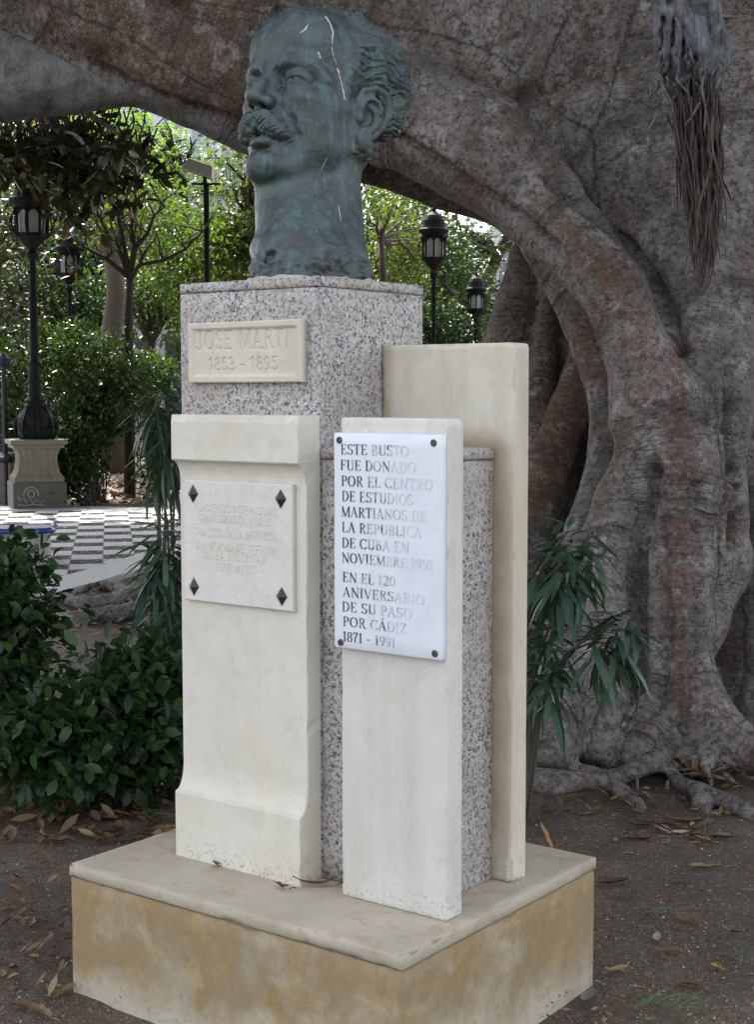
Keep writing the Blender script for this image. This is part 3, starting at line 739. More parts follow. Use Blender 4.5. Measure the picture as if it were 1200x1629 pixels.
# dried bird lime: thin streaks lying on the bronze
bv = BVHTree.FromPolygons([tuple(v) for v in W[:, :]], [tuple(int(i) for i in q) for q in Q])
def streak(pxs, wid):
    b = MB(); up = []
    for px, py in pxs:
        hit = bv.ray_cast(CAM-BASE, ray(px, py).normalized())
        if hit[0] is not None: up.append((hit[0], hit[1]))
    if len(up) < 2: return
    n = len(up); vs = []
    for i, (p, nn) in enumerate(up):
        t = (up[min(i+1, n-1)][0]-up[max(i-1, 0)][0]).normalized(); s = t.cross(nn).normalized()
        wv = wid*(.35+.65*random.random())*(1 if 0 < i < n-1 else .4)
        vs += [p-s*wv-nn*.002, p+nn*.0018, p+s*wv-nn*.002]
    fs = []
    for i in range(n-1):
        o = i*3; fs += [(o, o+1, o+4, o+3), (o+1, o+2, o+5, o+4)]
    b.add(vs, fs); b.build('bird_lime_streak', M_DROP, BUST, smooth=True)
def dens(p, n=14):
    out = []
    for (a, b), (c, d) in zip(p[:-1], p[1:]): out += [(a+(c-a)*k/n+random.uniform(-.5, .5), b+(d-b)*k/n) for k in range(n)]
    return out
streak(dens([(518, 26), (526, 38), (530, 50), (528, 75)], 6), .006)
streak(dens([(528, 75), (531, 90), (537, 108)], 5), .0026)
streak(dens([(537, 108), (544, 135), (550, 163)], 8), .0045)
streak(dens([(478, 52), (486, 46), (491, 38)], 5), .0065)
streak(dens([(506, 82), (511, 96)], 5), .005)
streak(dens([(520, 252), (508, 276)], 6), .0016)
streak(dens([(539, 328), (543, 355)], 6), .0012)
# lumpy mortar bedding round the foot of the bust
vz = W[W[:, 2] < .02]; an = np.arctan2(vz[:, 1], vz[:, 0]); pts = []
for k in range(48):
    a = 2*math.pi*k/48-math.pi; d = np.abs((an-a+math.pi) % (2*math.pi)-math.pi) < .1
    r = np.hypot(vz[d, 0], vz[d, 1]).max() if d.any() else .2
    pts.append((math.cos(a)*r, math.sin(a)*r))
mb = MB()
for k in range(48):
    x, y = pts[k]; L = math.hypot(x, y); o = .005+random.random()*.010
    mb.v += [(x*(L+o)/L, y*(L+o)/L, -.004), (x*(L+.006)/L, y*(L+.006)/L, .003+random.random()*.010), (x*.95, y*.95, .006)]
for k in range(48):
    a, c = k*3, ((k+1) % 48)*3; mb.f += [(a, c, c+1, a+1), (a+1, c+1, c+2, a+2)]
mb.build('mortar_bed', M_MORTAR, BUST, smooth=True)
# ================================================================== the giant ficus
def m_bark(name, dark, mid, light, rust, rust_amt, ring=1.0):
    t = NT(name)
    n = t.noise(3.0, 7, .65, dist=.5); fine = t.noise(38, 7, .72)
    col = t.ramp(n, [(.28, dark), (.5, mid), (.75, light)])
    def attr(nm): q = t.n('ShaderNodeAttribute'); q.attribute_name = nm; return q.outputs['Fac']
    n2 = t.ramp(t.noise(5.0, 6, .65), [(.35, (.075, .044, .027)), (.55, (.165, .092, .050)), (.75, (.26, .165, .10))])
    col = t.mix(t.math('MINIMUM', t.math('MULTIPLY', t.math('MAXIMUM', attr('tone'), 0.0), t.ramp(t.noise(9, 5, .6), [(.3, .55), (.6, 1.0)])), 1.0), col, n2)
    pale = t.ramp(t.noise(7, 6, .7), [(.50, 0.0), (.66, .75)]); col = t.mix(pale, col, tuple(min(1, c*1.35) for c in light))
    col = t.mix(t.ramp(t.noise(19, 6, .7), [(.36, .7), (.50, 0.0)]), col, tuple(c*.6 for c in dark)); col = t.mix(t.ramp(fine, [(.36, .8), (.54, 0.0)]), col, tuple(c*.45 for c in dark))
    col = t.mix(t.ramp(t.noise(120, 4, .7), [(.56, 0.0), (.68, .6)]), col, tuple(min(1, c*1.7) for c in light))
    rv = t.math('MULTIPLY', t.math('ADD', t.ramp(t.noise(2.2, 5, .6), [(.54, 0.0), (.68, .8)]), attr('rust')), t.ramp(t.noise(26, 6, .75), [(.46, 0.0), (.56, 1.0)]))
    col = t.mix(t.math('MULTIPLY', rv, rust_amt), col, rust)
    pit = t.ramp(t.vor(22, t.addv(t.co, t.noise(12, 3, out=1), .05)), [(.06, 1.0), (.16, 0.0)])
    col = t.mix(t.math('MULTIPLY', pit, .55), col, tuple(c*.35 for c in dark))
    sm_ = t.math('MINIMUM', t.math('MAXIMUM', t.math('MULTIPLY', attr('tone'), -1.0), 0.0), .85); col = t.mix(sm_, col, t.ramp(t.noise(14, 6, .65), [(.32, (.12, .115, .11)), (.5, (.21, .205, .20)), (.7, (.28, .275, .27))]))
    # ring wrinkles lie across the growth (the attribute runs along each stem), scales in between
    at = t.n('ShaderNodeAttribute'); at.attribute_name = 'grow'; g = t.math('ADD', at.outputs['Fac'], t.math('MULTIPLY', t.noise(3.5, 4), .16))
    sx, sy, sz = t.sep()
    rv_ = t.comb(t.math('MULTIPLY', g, 52.0), t.math('MULTIPLY', sx, 2.2), t.math('MULTIPLY', sz, 2.2))
    wz = t.noise(1.0, 5, .65, rv_)
    gv = t.comb(t.math('MULTIPLY', g, 9.0), t.math('MULTIPLY', sx, 1.2), t.math('MULTIPLY', sz, 1.2))
    col = t.mix(t.math('MULTIPLY', t.ramp(wz, [(.36, .65), (.5, 0.0)]), t.ramp(t.noise(1.6, 4, .6, t.map((1, 1, 1), loc=(7, 3, 0))), [(.40, .1), (.60, 1.0)])), col, tuple(c*.55 for c in dark))
    groove = t.ramp(t.noise(1.0, 2, .5, gv), [(.34, 1.0), (.375, 0.0)])
    rmask = t.ramp(t.noise(1.6, 4, .6), [(.38, .25), (.62, 1.0)])
    crack = t.ramp(t.vor(30, t.addv(t.co, t.noise(9, 4, out=1), .09), 'Distance', 'DISTANCE_TO_EDGE'), [(.0, 1.0), (.07, 0.0)])
    cmask = t.ramp(t.noise(1.9, 4, .6, t.map((1, 1, 1), loc=(5, 2, 1))), [(.56, 0.0), (.70, .8)])
    crk = t.math('MULTIPLY', crack, cmask)
    col = t.mix(t.math('MULTIPLY', crk, .4), col, tuple(c*.4 for c in dark))
    col = t.mix(t.math('MULTIPLY', groove, .35), col, tuple(c*.5 for c in dark))
    spk = t.ramp(t.noise(65, 5, .8), [(.62, 0.0), (.68, .6)]); col = t.mix(spk, col, tuple(c*.5 for c in dark))
    h = t.math('ADD', t.math('MULTIPLY', fine, 1.1), t.math('MULTIPLY', t.math('MULTIPLY', wz, rmask), 3.2*ring))
    h = t.math('SUBTRACT', h, t.math('ADD', t.math('MULTIPLY', crk, 1.0), t.math('MULTIPLY', groove, .9)))
    h = t.math('ADD', h, t.math('MULTIPLY', pit, -.7)); h = t.math('ADD', h, t.math('MULTIPLY', rv, .5))
    return t.fin(col, .82, t.bump(h, 1.0, .018))
M_BARK = m_bark('grey_ficus_bark', (.092, .075, .062), (.218, .186, .160), (.335, .302, .272), (.24, .095, .038), .7)
M_BARKB = m_bark('brown_ficus_bark', (.035, .026, .020), (.085, .060, .045), (.15, .115, .09), (.20, .075, .03), .7)
FIC = empty('ficus_tree', G(1060, 1190), 'giant old ficus with huge grey trunk, arching limb and buttress roots behind the monument', 'tree')
FO = Vector(FIC.location)
def px_chain(pts): return [(*(P(x, y, d)-FO), r*mpp(d)) for x, y, d, r in pts]
def gr_chain(pts, lift=0.0): return [(*(G(x, y, z)-FO), r) for x, y, z, r in pts]
CH = []
def ficus_wood():
    h = .018
    c = [P(x, y, d)-FO for x in (-120, 1330) for y in (-260, 1330) for d in (5.2, 9.3)]
    lo = [min(v[k] for v in c) for k in range(3)]; hi = [max(v[k] for v in c) for k in range(3)]
    lo[2] = -.12; hi[2] = min(hi[2], 4.3)
    f = Field(lo, hi, h)
    def ch(pts, k=.07): q = px_chain(pts); CH.append(q); f.chain(q, k)
    # trunk mass above and behind
    ch([(620, -120, 7.9, 200), (850, -20, 7.9, 250), (1060, 60, 7.9, 290), (1250, 180, 7.9, 300)], .2)
    ch([(1060, 60, 7.9, 280), (1140, 330, 7.45, 180), (1145, 480, 7.15, 130), (1142, 620, 6.98, 100)], .15)
    ch([(860, 110, 7.7, 180), (1000, 260, 7.5, 160), (1090, 400, 7.3, 120), (1120, 540, 7.1, 95), (1125, 700, 6.95, 88)], .12)
    # upper brown limb sweeping down into the stem
    ch([(-170, -150, 7.2, 130), (0, -75, 7.15, 115), (150, 5, 7.1, 112), (290, 75, 7.1, 108), (420, 112, 7.1, 92), (540, 140, 7.1, 88), (650, 178, 7.0, 88), (750, 232, 6.9, 82), (836, 300, 6.8, 66), (913, 381, 6.7, 57), (976, 466, 6.55, 53), (1014, 560, 6.5, 54), (1045, 650, 6.46, 68)], .03)
    # mass over the crease at the top
    ch([(270, -75, 7.0, 72), (360, -50, 7.0, 74), (450, -45, 7.05, 78), (600, 0, 7.2, 110), (760, 60, 7.3, 140)], .03)
    # stem
    ch([(1045, 650, 6.5, 74), (1062, 760, 6.48, 78), (1066, 880, 6.45, 62), (1072, 1000, 6.4, 50), (1085, 1100, 6.35, 54), (1100, 1180, 6.3, 66)], .09)
    ch([(1040, 200, 7.5, 120), (1070, 320, 7.25, 105), (1100, 430, 7.0, 84), (1112, 560, 6.8, 70), (1118, 680, 6.65, 66), (1128, 800, 6.6, 56), (1140, 900, 6.6, 44), (1118, 990, 6.55, 30), (1102, 1060, 6.5, 22)], .12)
    ch([(1042, 700, 6.6, 50), (1000, 800, 6.55, 52), (965, 900, 6.5, 58), (935, 1010, 6.45, 66), (905, 1110, 6.38, 54), (885, 1180, 6.25, 44)], .07)
    ch([(1010, 800, 6.7, 60), (985, 930, 6.65, 70), (975, 1050, 6.6, 80), (960, 1150, 6.5, 70)], .1)
    ch([(1040, 880, 6.65, 50), (1040, 1000, 6.6, 55), (1030, 1090, 6.5, 50), (1000, 1150, 6.42, 40), (960, 1195, 6.35, 20)], .05)
    ch([(965, 1110, 6.45, 52), (940, 1170, 6.36, 40), (975, 1200, 6.3, 30)], .06)
    # flares at the foot
    ch([(1085, 1090, 6.35, 50), (1120, 1140, 6.25, 48), (1160, 1178, 6.2, 40), (1230, 1212, 6.1, 40)], .06)
    ch([(1075, 1120, 6.3, 46), (1045, 1160, 6.25, 32), (1010, 1200, 6.2, 18)], .05)
    # right-hand column
    ch([(1225, 200, 7.6, 120), (1232, 420, 7.3, 75), (1228, 620, 7.1, 58), (1222, 800, 7.0, 52), (1226, 960, 6.95, 40), (1222, 1080, 6.9, 38), (1222, 1130, 6.85, 52), (1260, 1160, 6.7, 50)], .025)
    ch([(1160, 600, 7.5, 70), (1165, 800, 7.5, 70), (1150, 1000, 7.5, 80), (1150, 1100, 7.5, 80)], .06)
    # middle column
    ch([(868, 375, 7.4, 40), (905, 430, 7.4, 42), (938, 510, 7.35, 40), (962, 590, 7.3, 38), (975, 680, 7.25, 36), (968, 770, 7.2, 40), (945, 850, 7.1, 48), (925, 960, 7.0, 52), (915, 1080, 6.9, 50)], .025)
    # dark buttresses and columns far behind
    ch([(868, 360, 8.7, 30), (850, 420, 8.7, 34), (832, 490, 8.7, 44), (822, 560, 8.7, 58), (815, 680, 8.7, 80), (800, 850, 8.6, 110), (790, 1050, 8.5, 120)], .12)
    ch([(900, 440, 8.5, 40), (890, 560, 8.5, 46), (880, 700, 8.5, 46), (870, 900, 8.5, 60)], .08)
    ch([(952, 470, 8.1, 24), (935, 560, 8.1, 26), (905, 650, 8.0, 28), (872, 735, 7.9, 32), (845, 830, 7.8, 38), (825, 950, 7.7, 48), (815, 1100, 7.6, 50)], .05)
    ch([(890, 380, 8.5, 20), (872, 520, 8.35, 22), (850, 700, 8.1, 26), (838, 820, 8.0, 32)], .05)
    ch([(960, 500, 8.9, 80), (985, 700, 8.9, 110), (990, 900, 8.9, 130), (990, 1060, 8.8, 140)], .15)
    ch([(1120, 500, 8.6, 150), (1120, 800, 8.6, 170), (1120, 1000, 8.6, 180)], .2)
    # lower grey limb, passing behind the bust
    ch([(-170, 95, 7.0, 105), (-60, 108, 7.0, 88), (20, 118, 7.0, 72), (110, 126, 7.05, 58), (215, 124, 7.1, 45), (300, 156, 7.15, 44), (390, 200, 7.2, 40), (490, 238, 7.3, 40), (590, 256, 7.65, 32), (700, 291, 7.85, 38), (790, 320, 7.9, 35), (870, 372, 7.8, 38)], .022)
    ch([(-80, 60, 7.05, 60), (30, 75, 7.05, 50), (80, 110, 7.0, 42)], .04)
    # scar bosses and burrs
    for x, y, d, r in ((880, 288, 6.85, 24), (905, 300, 6.78, 18), (790, 75, 7.05, 20), (160, 55, 6.86, 22), (330, 50, 6.86, 22), (60, 125, 6.88, 30)):
        p = P(x, y, d)-FO; f.ell(p, (r*mpp(d),)*3, .05)
    # roots over the soil
    root = lambda pts: f.chain([(*(G(x, y, z)-FO), r) for x, y, z, r in pts], .018)
    root([(790, 1200, .02, .03), (835, 1208, .04, .036), (900, 1222, .035, .036), (940, 1230, .03, .038), (985, 1236, .04, .04), (1040, 1212, .10, .06)])
    root([(790, 1236, .02, .04), (880, 1246, .03, .042), (940, 1243, .03, .040), (985, 1236, .03, .045), (1010, 1222, .05, .05)])
    root([(960, 1242, .02, .038), (988, 1260, .02, .036), (1014, 1280, .00, .028), (1030, 1296, -.03, .018)])
    root([(1040, 1195, .08, .06), (1062, 1220, .05, .045), (1082, 1246, .03, .038), (1120, 1260, .03, .038), (1165, 1280, .025, .04), (1220, 1306, .01, .038)])
    root([(1108, 1256, .03, .036), (1118, 1280, .015, .034), (1128, 1300, -.02, .03)])
    root([(1130, 1205, .08, .05), (1160, 1238, .03, .030), (1190, 1256, .0, .020)])
    root([(1120, 1210, .08, .045), (1132, 1244, .03, .024), (1136, 1262, .0, .02)])
    root([(890, 1190, .05, .05), (930, 1208, .03, .04), (965, 1214, .02, .03)])
    V, Q = f.mesh(); V = vsmooth(V, Q, 2, .5); N = vnormals(V, Q)
    W = V+np.array(FO)
    d = NZ.fbm(W, 1.4, 3)*.024+NZ.fbm(W+9, 7.0, 2)*.004+NZ.fbm(W+5, 22, 2)*.0016
    bur = np.maximum(0, NZ(W+3, 3.1)-.42)*np.maximum(0, NZ(W+7, 11)+.1); d += bur*.09
    d -= np.maximum(0, NZ(W+13, 6.5)-.62)*.05
    V = V+N*d[:, None]
    return V, Q
V, Q = ficus_wood()
def grow_values(V):
    from mathutils.kdtree import KDTree
    pts = []; ends = []
    for ci, c in enumerate(CH[2:]):
        s0 = ci*3.7
        for e_, se in ends:                                 # a stem that goes on from another keeps its count
            if np.linalg.norm(np.array(c[0][:3])-e_) < .2: s0 = se
        for a, b in zip(c[:-1], c[1:]):
            A, B = np.array(a[:3]), np.array(b[:3]); L = np.linalg.norm(B-A); n = max(1, int(L/.03))
            for k in range(n): pts.append((A+(B-A)*k/n, s0+L*k/n, a[3]+(b[3]-a[3])*k/n, (B-A)/max(L, 1e-6)))
            s0 += L
        ends.append((np.array(c[-1][:3]), s0))
    kd = KDTree(len(pts))
    for i, p in enumerate(pts): kd.insert(p[0], i)
    kd.balance(); out = np.zeros(len(V), np.float32)
    for i, v in enumerate(V):
        best = min(kd.find_n(v, 6), key=lambda h: h[2]-pts[h[1]][2]); p_ = pts[best[1]]; out[i] = p_[1]+float(np.clip((v-p_[0]) @ p_[3], -.25, .25))
    return out
GROW = grow_values(V)
# image-plane coordinates of the vertices, to lay creases, peeled strips and the brown limb where they are on this tree
def px_of(W):
    q = W-np.array(CAM); z = q @ np.array(FW); return 600+F_PX*(q @ np.array(RT))/z, 814.5-F_PX*(q @ np.array(UP))/z
def sdist(W, pts):
    """distance (m) of points to a polyline lying on the bark"""
    bv = BVHTree.FromPolygons([tuple(v) for v in V], [tuple(int(i) for i in q) for q in Q]) if not hasattr(sdist, 'bv') else sdist.bv
    sdist.bv = bv; hits = []
    for (x, y), (x2, y2) in zip(pts[:-1], pts[1:]):
        n = max(2, int(math.hypot(x2-x, y2-y)/8))
        for k in range(n+1):
            h = bv.ray_cast(CAM-FO, ray(x+(x2-x)*k/n, y+(y2-y)*k/n).normalized())
            if h[0] is not None: hits.append(h[0]+FO)
    out = np.full(len(W), 9.0)
    if not hits: return out
    H = np.array(hits); near = np.where(np.all((W > H.min(0)-.3) & (W < H.max(0)+.3), axis=1))[0]
    for a in range(0, len(near), 20000):
        ii = near[a:a+20000]; out[ii] = np.sqrt(((W[ii][:, None]-H[None])**2).sum(-1)).min(1)
    return out
Wp = V+np.array(FO); N_ = vnormals(V, Q); dd_ = np.zeros(len(V)); wob = NZ(Wp, 9)*.012
for pts, wd, dp in (([(876, 288), (910, 310), (950, 345), (1000, 392), (1040, 440), (1065, 490), (1078, 530), (1082, 556)], .05, .08),
        ([(0, 33), (60, 62), (110, 90), (170, 118), (240, 147), (300, 170), (390, 196)], .045, .05), ([(640, 222), (700, 264), (760, 302), (830, 347), (880, 392)], .05, .06),
        ([(268, -4), (300, 15), (340, 29), (390, 39), (425, 33), (440, 20)], .045, .07), ([(1008, 638), (1060, 646), (1110, 664), (1166, 690), (1200, 692)], .022, .04),
        ([(1167, 590), (1163, 680), (1172, 780), (1168, 870)], .045, .10), ([(1040, 745), (1036, 790), (1020, 840), (1012, 930), (1018, 1000), (1014, 1090)], .05, .10), ([(1052, 800), (1056, 880), (1060, 1000), (1052, 1090)], .04, .04), ([(1108, 780), (1112, 900), (1110, 1010), (1108, 1060)], .045, .05),
        ([(775, 82), (800, 74), (826, 60)], .03, .03), ([(960, 150), (1000, 165), (1050, 185)], .02, .015), ([(850, 225), (870, 262), (892, 300)], .035, .03), ([(20, 118), (45, 104), (62, 108)], .022, .02), ([(930, 700), (975, 705)], .015, .012), ([(1010, 800), (1000, 830)], .02, .015)):
    d = sdist(Wp, pts)+wob; t_ = np.clip(1-d/wd, 0, 1); dd_ -= dp*t_*t_*(3-2*t_)
rust = np.zeros(len(V))
for pts, wd, am in (([(1075, 560), (1083, 650), (1084, 760), (1080, 900), (1078, 1000), (1092, 1120)], .085, 1.0), ([(870, 345), (930, 400), (990, 480), (1025, 560), (1035, 640)], .10, .75), ([(940, 480), (955, 560), (965, 600)], .06, .9), ([(950, 500), (905, 650), (850, 800)], .12, 1.0), ([(990, 690), (950, 800)], .08, .8)):
    d = sdist(Wp, pts); rust = np.maximum(rust, am*np.clip(1.25-d/wd, 0, 1))
V = V+N_*dd_[:, None]; V = vsmooth(V, Q, 1, .3)
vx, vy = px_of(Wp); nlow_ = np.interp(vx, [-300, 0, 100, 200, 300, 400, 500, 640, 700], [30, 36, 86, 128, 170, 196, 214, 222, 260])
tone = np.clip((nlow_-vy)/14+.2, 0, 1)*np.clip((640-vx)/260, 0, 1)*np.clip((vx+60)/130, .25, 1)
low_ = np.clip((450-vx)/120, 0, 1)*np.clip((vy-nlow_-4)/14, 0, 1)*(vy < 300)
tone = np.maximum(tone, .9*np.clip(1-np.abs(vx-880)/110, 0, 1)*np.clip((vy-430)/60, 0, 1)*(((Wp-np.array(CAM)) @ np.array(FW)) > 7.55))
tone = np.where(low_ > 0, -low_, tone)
def set_attr(o, nm, g): o.data.attributes.new(nm, 'FLOAT', 'POINT').data.foreach_set('value', g.astype(np.float32))
cx_, cy_ = px_of((V+np.array(FO))[Q].mean(1)); nl = np.interp(cx_, [-300, 0, 100, 200, 300, 400, 500, 640, 700, 800], [30, 36, 86, 124, 168, 196, 214, 222, 260, 330])
def part(name, sel, label=None):
    q = Q[sel]; u, inv = np.unique(q.ravel(), return_inverse=True); o = link(name, npmesh(name, V[u], inv.reshape(q.shape)), M_BARK, FIC, True)
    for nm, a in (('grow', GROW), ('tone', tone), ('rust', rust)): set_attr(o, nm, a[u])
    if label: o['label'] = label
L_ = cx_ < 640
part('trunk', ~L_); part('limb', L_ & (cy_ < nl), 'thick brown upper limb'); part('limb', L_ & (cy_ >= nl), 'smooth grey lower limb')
# hanging aerial roots
t = NT('pale_aerial_root'); q_ = t.noise(1.0, 6, .7, t.map((55, 55, 7)))
M_AER = t.fin(t.mix(t.ramp(t.noise(16, 6, .7), [(.5, 0.0), (.68, .85)]), t.ramp(q_, [(.32, (.045, .046, .05)), (.52, (.13, .135, .145)), (.7, (.24, .245, .255))]), (.07, .055, .05)), .8, t.bump(q_, .9, .012))
t = NT('brown_root_fibre'); q_ = t.n('ShaderNodeNewGeometry').outputs['Random Per Island']; M_AERB = t.fin(t.ramp(q_, [(0, (.018, .013, .011)), (.5, (.058, .038, .030)), (.85, (.105, .075, .062)), (1, (.16, .135, .12))]), .9)
b = MB(); rd = random.Random(5)
def wig(p, q, n, amp, rr):
    out = []; f1, f2, a1, a2 = rr.uniform(2, 5), rr.uniform(5, 10), rr.uniform(0, 6.3), rr.uniform(0, 6.3)
    for i in range(n+1):
        t = i/n; x = p[0]+(q[0]-p[0])*t+amp*(.6*math.sin(f1*t+a1)+.3*math.sin(f2*t+a2))*min(1, 3*t); y = p[1]+(q[1]-p[1])*t
        out.append((x, y, p[2]+(q[2]-p[2])*t+rr.uniform(-.02, .02)))
    return out
fa = Field([0,0,0], [0.01,.01,.01], .01)
c = [P(x, y, d)-FO for x in (1020, 1180) for y in (-120, 200) for d in (5.9, 6.7)]
fa = Field([min(v[k] for v in c) for k in range(3)], [max(v[k] for v in c) for k in range(3)], .0085)
for pts in ([(1040, -100, 6.2, 26), (1062, 0, 6.2, 22), (1078, 60, 6.2, 17), (1070, 95, 6.2, 10)],
            [(1090, -100, 6.2, 30), (1102, 0, 6.2, 24), (1110, 60, 6.2, 22), (1104, 110, 6.2, 15), (1090, 130, 6.2, 5)],
            [(1128, -100, 6.15, 14), (1130, 0, 6.15, 12), (1140, 40, 6.13, 11), (1146, 90, 6.15, 9), (1138, 130, 6.15, 7), (1140, 200, 6.15, 5)],
            [(1075, -20, 6.1, 10), (1090, 40, 6.1, 11), (1112, 75, 6.1, 9), (1128, 92, 6.12, 7)],
            [(1148, 52, 6.2, 7), (1160, 80, 6.2, 8), (1158, 100, 6.2, 7), (1150, 118, 6.2, 5)],
            [(1045, 20, 6.25, 8), (1052, 75, 6.22, 9), (1058, 105, 6.2, 8), (1075, 122, 6.18, 6)],
            [(1085, 128, 6.12, 5), (1110, 120, 6.12, 6), (1140, 108, 6.12, 5)],
            [(1118, 30, 6.08, 7), (1124, 80, 6.1, 7), (1118, 130, 6.12, 5), (1126, 170, 6.15, 4)]):
    fa.chain(px_chain(pts), .02)
for _ in range(26):                                        # strands grown together along the clump
    x, y = rd.uniform(1046, 1148), rd.uniform(-90, 60); l = rd.uniform(60, 120); dx = rd.uniform(-8, 14); r = rd.uniform(4, 9); d = rd.uniform(6.08, 6.22)
    fa.chain(px_chain([(x, y, d, r), (x+dx*.4+rd.uniform(-4, 4), y+l*.35, d-.02, r*1.1), (x+dx*.8+rd.uniform(-4, 4), y+l*.7, d, r*.9), (x+dx, y+l, d+.02, r*.7)]), .016)
for _ in range(6):
    x, y = rd.uniform(1050, 1140), rd.uniform(-60, 110); p = P(x, y, 6.12)-FO; r = rd.uniform(6, 13)*mpp(6.1); fa.ell(p, (r, r, r*.7), .02)
Va, Qa = fa.mesh(); Na = vnormals(Va, Qa); Va = Va+Na*(NZ.fbm(Va+3, 24, 3)*.008)[:, None]
AER = link('aerial_roots', npmesh('aerial_roots', Va, Qa), M_AER, FIC, True); AER['label'] = 'pale twisted clump of hanging aerial roots'
for k in range(34):                                       # thin pale rootlets tangled over the lower end of the clump
    x0, y0 = rd.uniform(1045, 1155), rd.uniform(20, 170); x1, y1 = x0+rd.uniform(-22, 22), y0+rd.uniform(30, 90); d = rd.uniform(6.04, 6.2)
    b.tube([P(x, y, dd)-FO for x, y, dd in wig((x0, y0, d), (x1, y1, d), 10, 7, rd)], [q*mpp(6.2) for q in (2.6, 2.5, 2.4, 2.3, 2.2, 2.1, 2.0, 1.8, 1.6, 1.3, .8)], 5, False)
FIB = b.build('rootlets', M_AER, AER, smooth=True); b = MB()
for k in range(430):
    y0 = rd.uniform(95, 200) if k % 3 else rd.uniform(180, 340); y1 = min(y0+rd.uniform(90, 230), 462+rd.uniform(-40, 5))
    def fx(y, o): return 1100+20*min(1, max(0, y-120)/150)+o*np.interp(y, [90, 150, 250, 330, 400, 460], [40, 37, 30, 26, 17, 5])
    o0 = rd.uniform(-1, 1); x0 = fx(y0, o0); x1 = fx(y1, max(-1, min(1, o0+rd.uniform(-.5, .5))))
    if k % 7 == 0: x0 += rd.uniform(-16, 16); x1 += rd.uniform(-22, 22)
    d = rd.uniform(6.06, 6.36); rwid = rd.choice((.6, .7, .8, 1, 1.2, 1.9))
    b.tube([P(x, y, dd)-FO for x, y, dd in wig((x0, y0, d), (x1, y1, d), 11, 9, rd)], [q*mpp(6.2)*rwid for q in (1.7, 1.7, 1.6, 1.6, 1.5, 1.4, 1.3, 1.2, 1.0, .9, .7, .4)], 4, False)
FIB = b.build('root_fibres', M_AERB, AER, smooth=True); FIB['label'] = 'brown hair-like root fibres'
# ================================================================== ground, path, litter
def m_soil():
    t = NT('dark_garden_soil')
    col = t.mix(t.ramp(t.noise(1.3, 6, .62), [(.35, 0.0), (.7, 1.0)]), (.064, .042, .026), (.182, .130, .087))
    col = t.mix(t.ramp(t.noise(45, 6, .75), [(.42, 0.0), (.62, .7)]), col, (.034, .023, .016))
    g = t.sep(t.vor(95, None, 'Color'))[0]
    peb = t.math('MULTIPLY', t.ramp(t.vor(95), [(.20, 1.0), (.34, 0.0)]), t.ramp(g, [(.72, 0.0), (.80, 1.0)], 'LINEAR'))
    col = t.mix(t.math('MULTIPLY', peb, .9), col, (.34, .29, .24))
    g2 = t.sep(t.vor(210, None, 'Color'))[1]
    peb2 = t.math('MULTIPLY', t.ramp(t.vor(210), [(.2, 1.0), (.36, 0.0)]), t.ramp(g2, [(.78, 0.0), (.84, 1.0)]))
    col = t.mix(t.math('MULTIPLY', peb2, .85), col, (.46, .42, .36))
    h = t.math('ADD', t.noise(60, 6, .7), t.math('MULTIPLY', peb, .8))
    return t.fin(col, .92, t.bump(h, .8, .012))
M_SOIL = m_soil()
def m_path():
    t = NT('chequered_marble_and_pebble_path')
    dv = ray(172, 626.1); dv.z = 0; dv.normalize(); ang = math.atan2(dv.y, dv.x)-math.pi/2
    v = t.map((1, 1, 1), None, (0, 0, -ang)); x, y, _ = t.sep(v)
    u = t.math('DIVIDE', x, .30); ci = t.math('FLOOR', u); cf = t.math('FRACT', u)
    off = t.math('MULTIPLY', t.math('FRACT', t.math('MULTIPLY', ci, .5)), 1.0)
    q = t.math('ADD', t.math('DIVIDE', y, .80), off); qf = t.math('FRACT', q)
    black = t.math('LESS_THAN', qf, .47)
    seam = t.math('LESS_THAN', t.math('ABSOLUTE', t.math('SUBTRACT', cf, .5)), .478)
    cid = t.comb(ci, t.math('FLOOR', q), 0.0)
    wn = t.n('ShaderNodeTexWhiteNoise'); t.l(cid, wn.inputs[0])
    mar = t.mix(t.ramp(t.noise(7, 5, .6, dist=1), [(.4, 0.0), (.7, .6)]), (.50, .50, .49), (.38, .38, .38))
    mar = t.mix(t.math('MULTIPLY', wn.outputs[0], .35), mar, (.34, .34, .34))
    pc = t.sep(t.vor(34, None, 'Color'))[0]; pd = t.vor(34)
    peb = t.ramp(pc, [(0, (.012, .012, .014)), (.82, (.03, .03, .032)), (.90, (.25, .24, .23)), (.96, (.36, .34, .32))], 'CONSTANT')
    col = t.mix(black, mar, peb)
    col = t.mix(t.math('MULTIPLY', t.math('SUBTRACT', 1.0, seam), .8), col, (.16, .155, .15))
    col = t.mix(t.ramp(t.noise(3, 6, .7), [(.55, 0.0), (.8, .35)]), col, (.24, .21, .17))
    h = t.math('MULTIPLY', black, t.math('SUBTRACT', .3, pd))
    return t.fin(col, t.ramp(black, [(0, .6), (1, .85)]), t.bump(h, .6, .01), 0, .2)
M_PATH = m_path()
M_BORDER = m_plain('white_marble_border', (.38, .38, .37), .45, 0, .22, 6, .1)
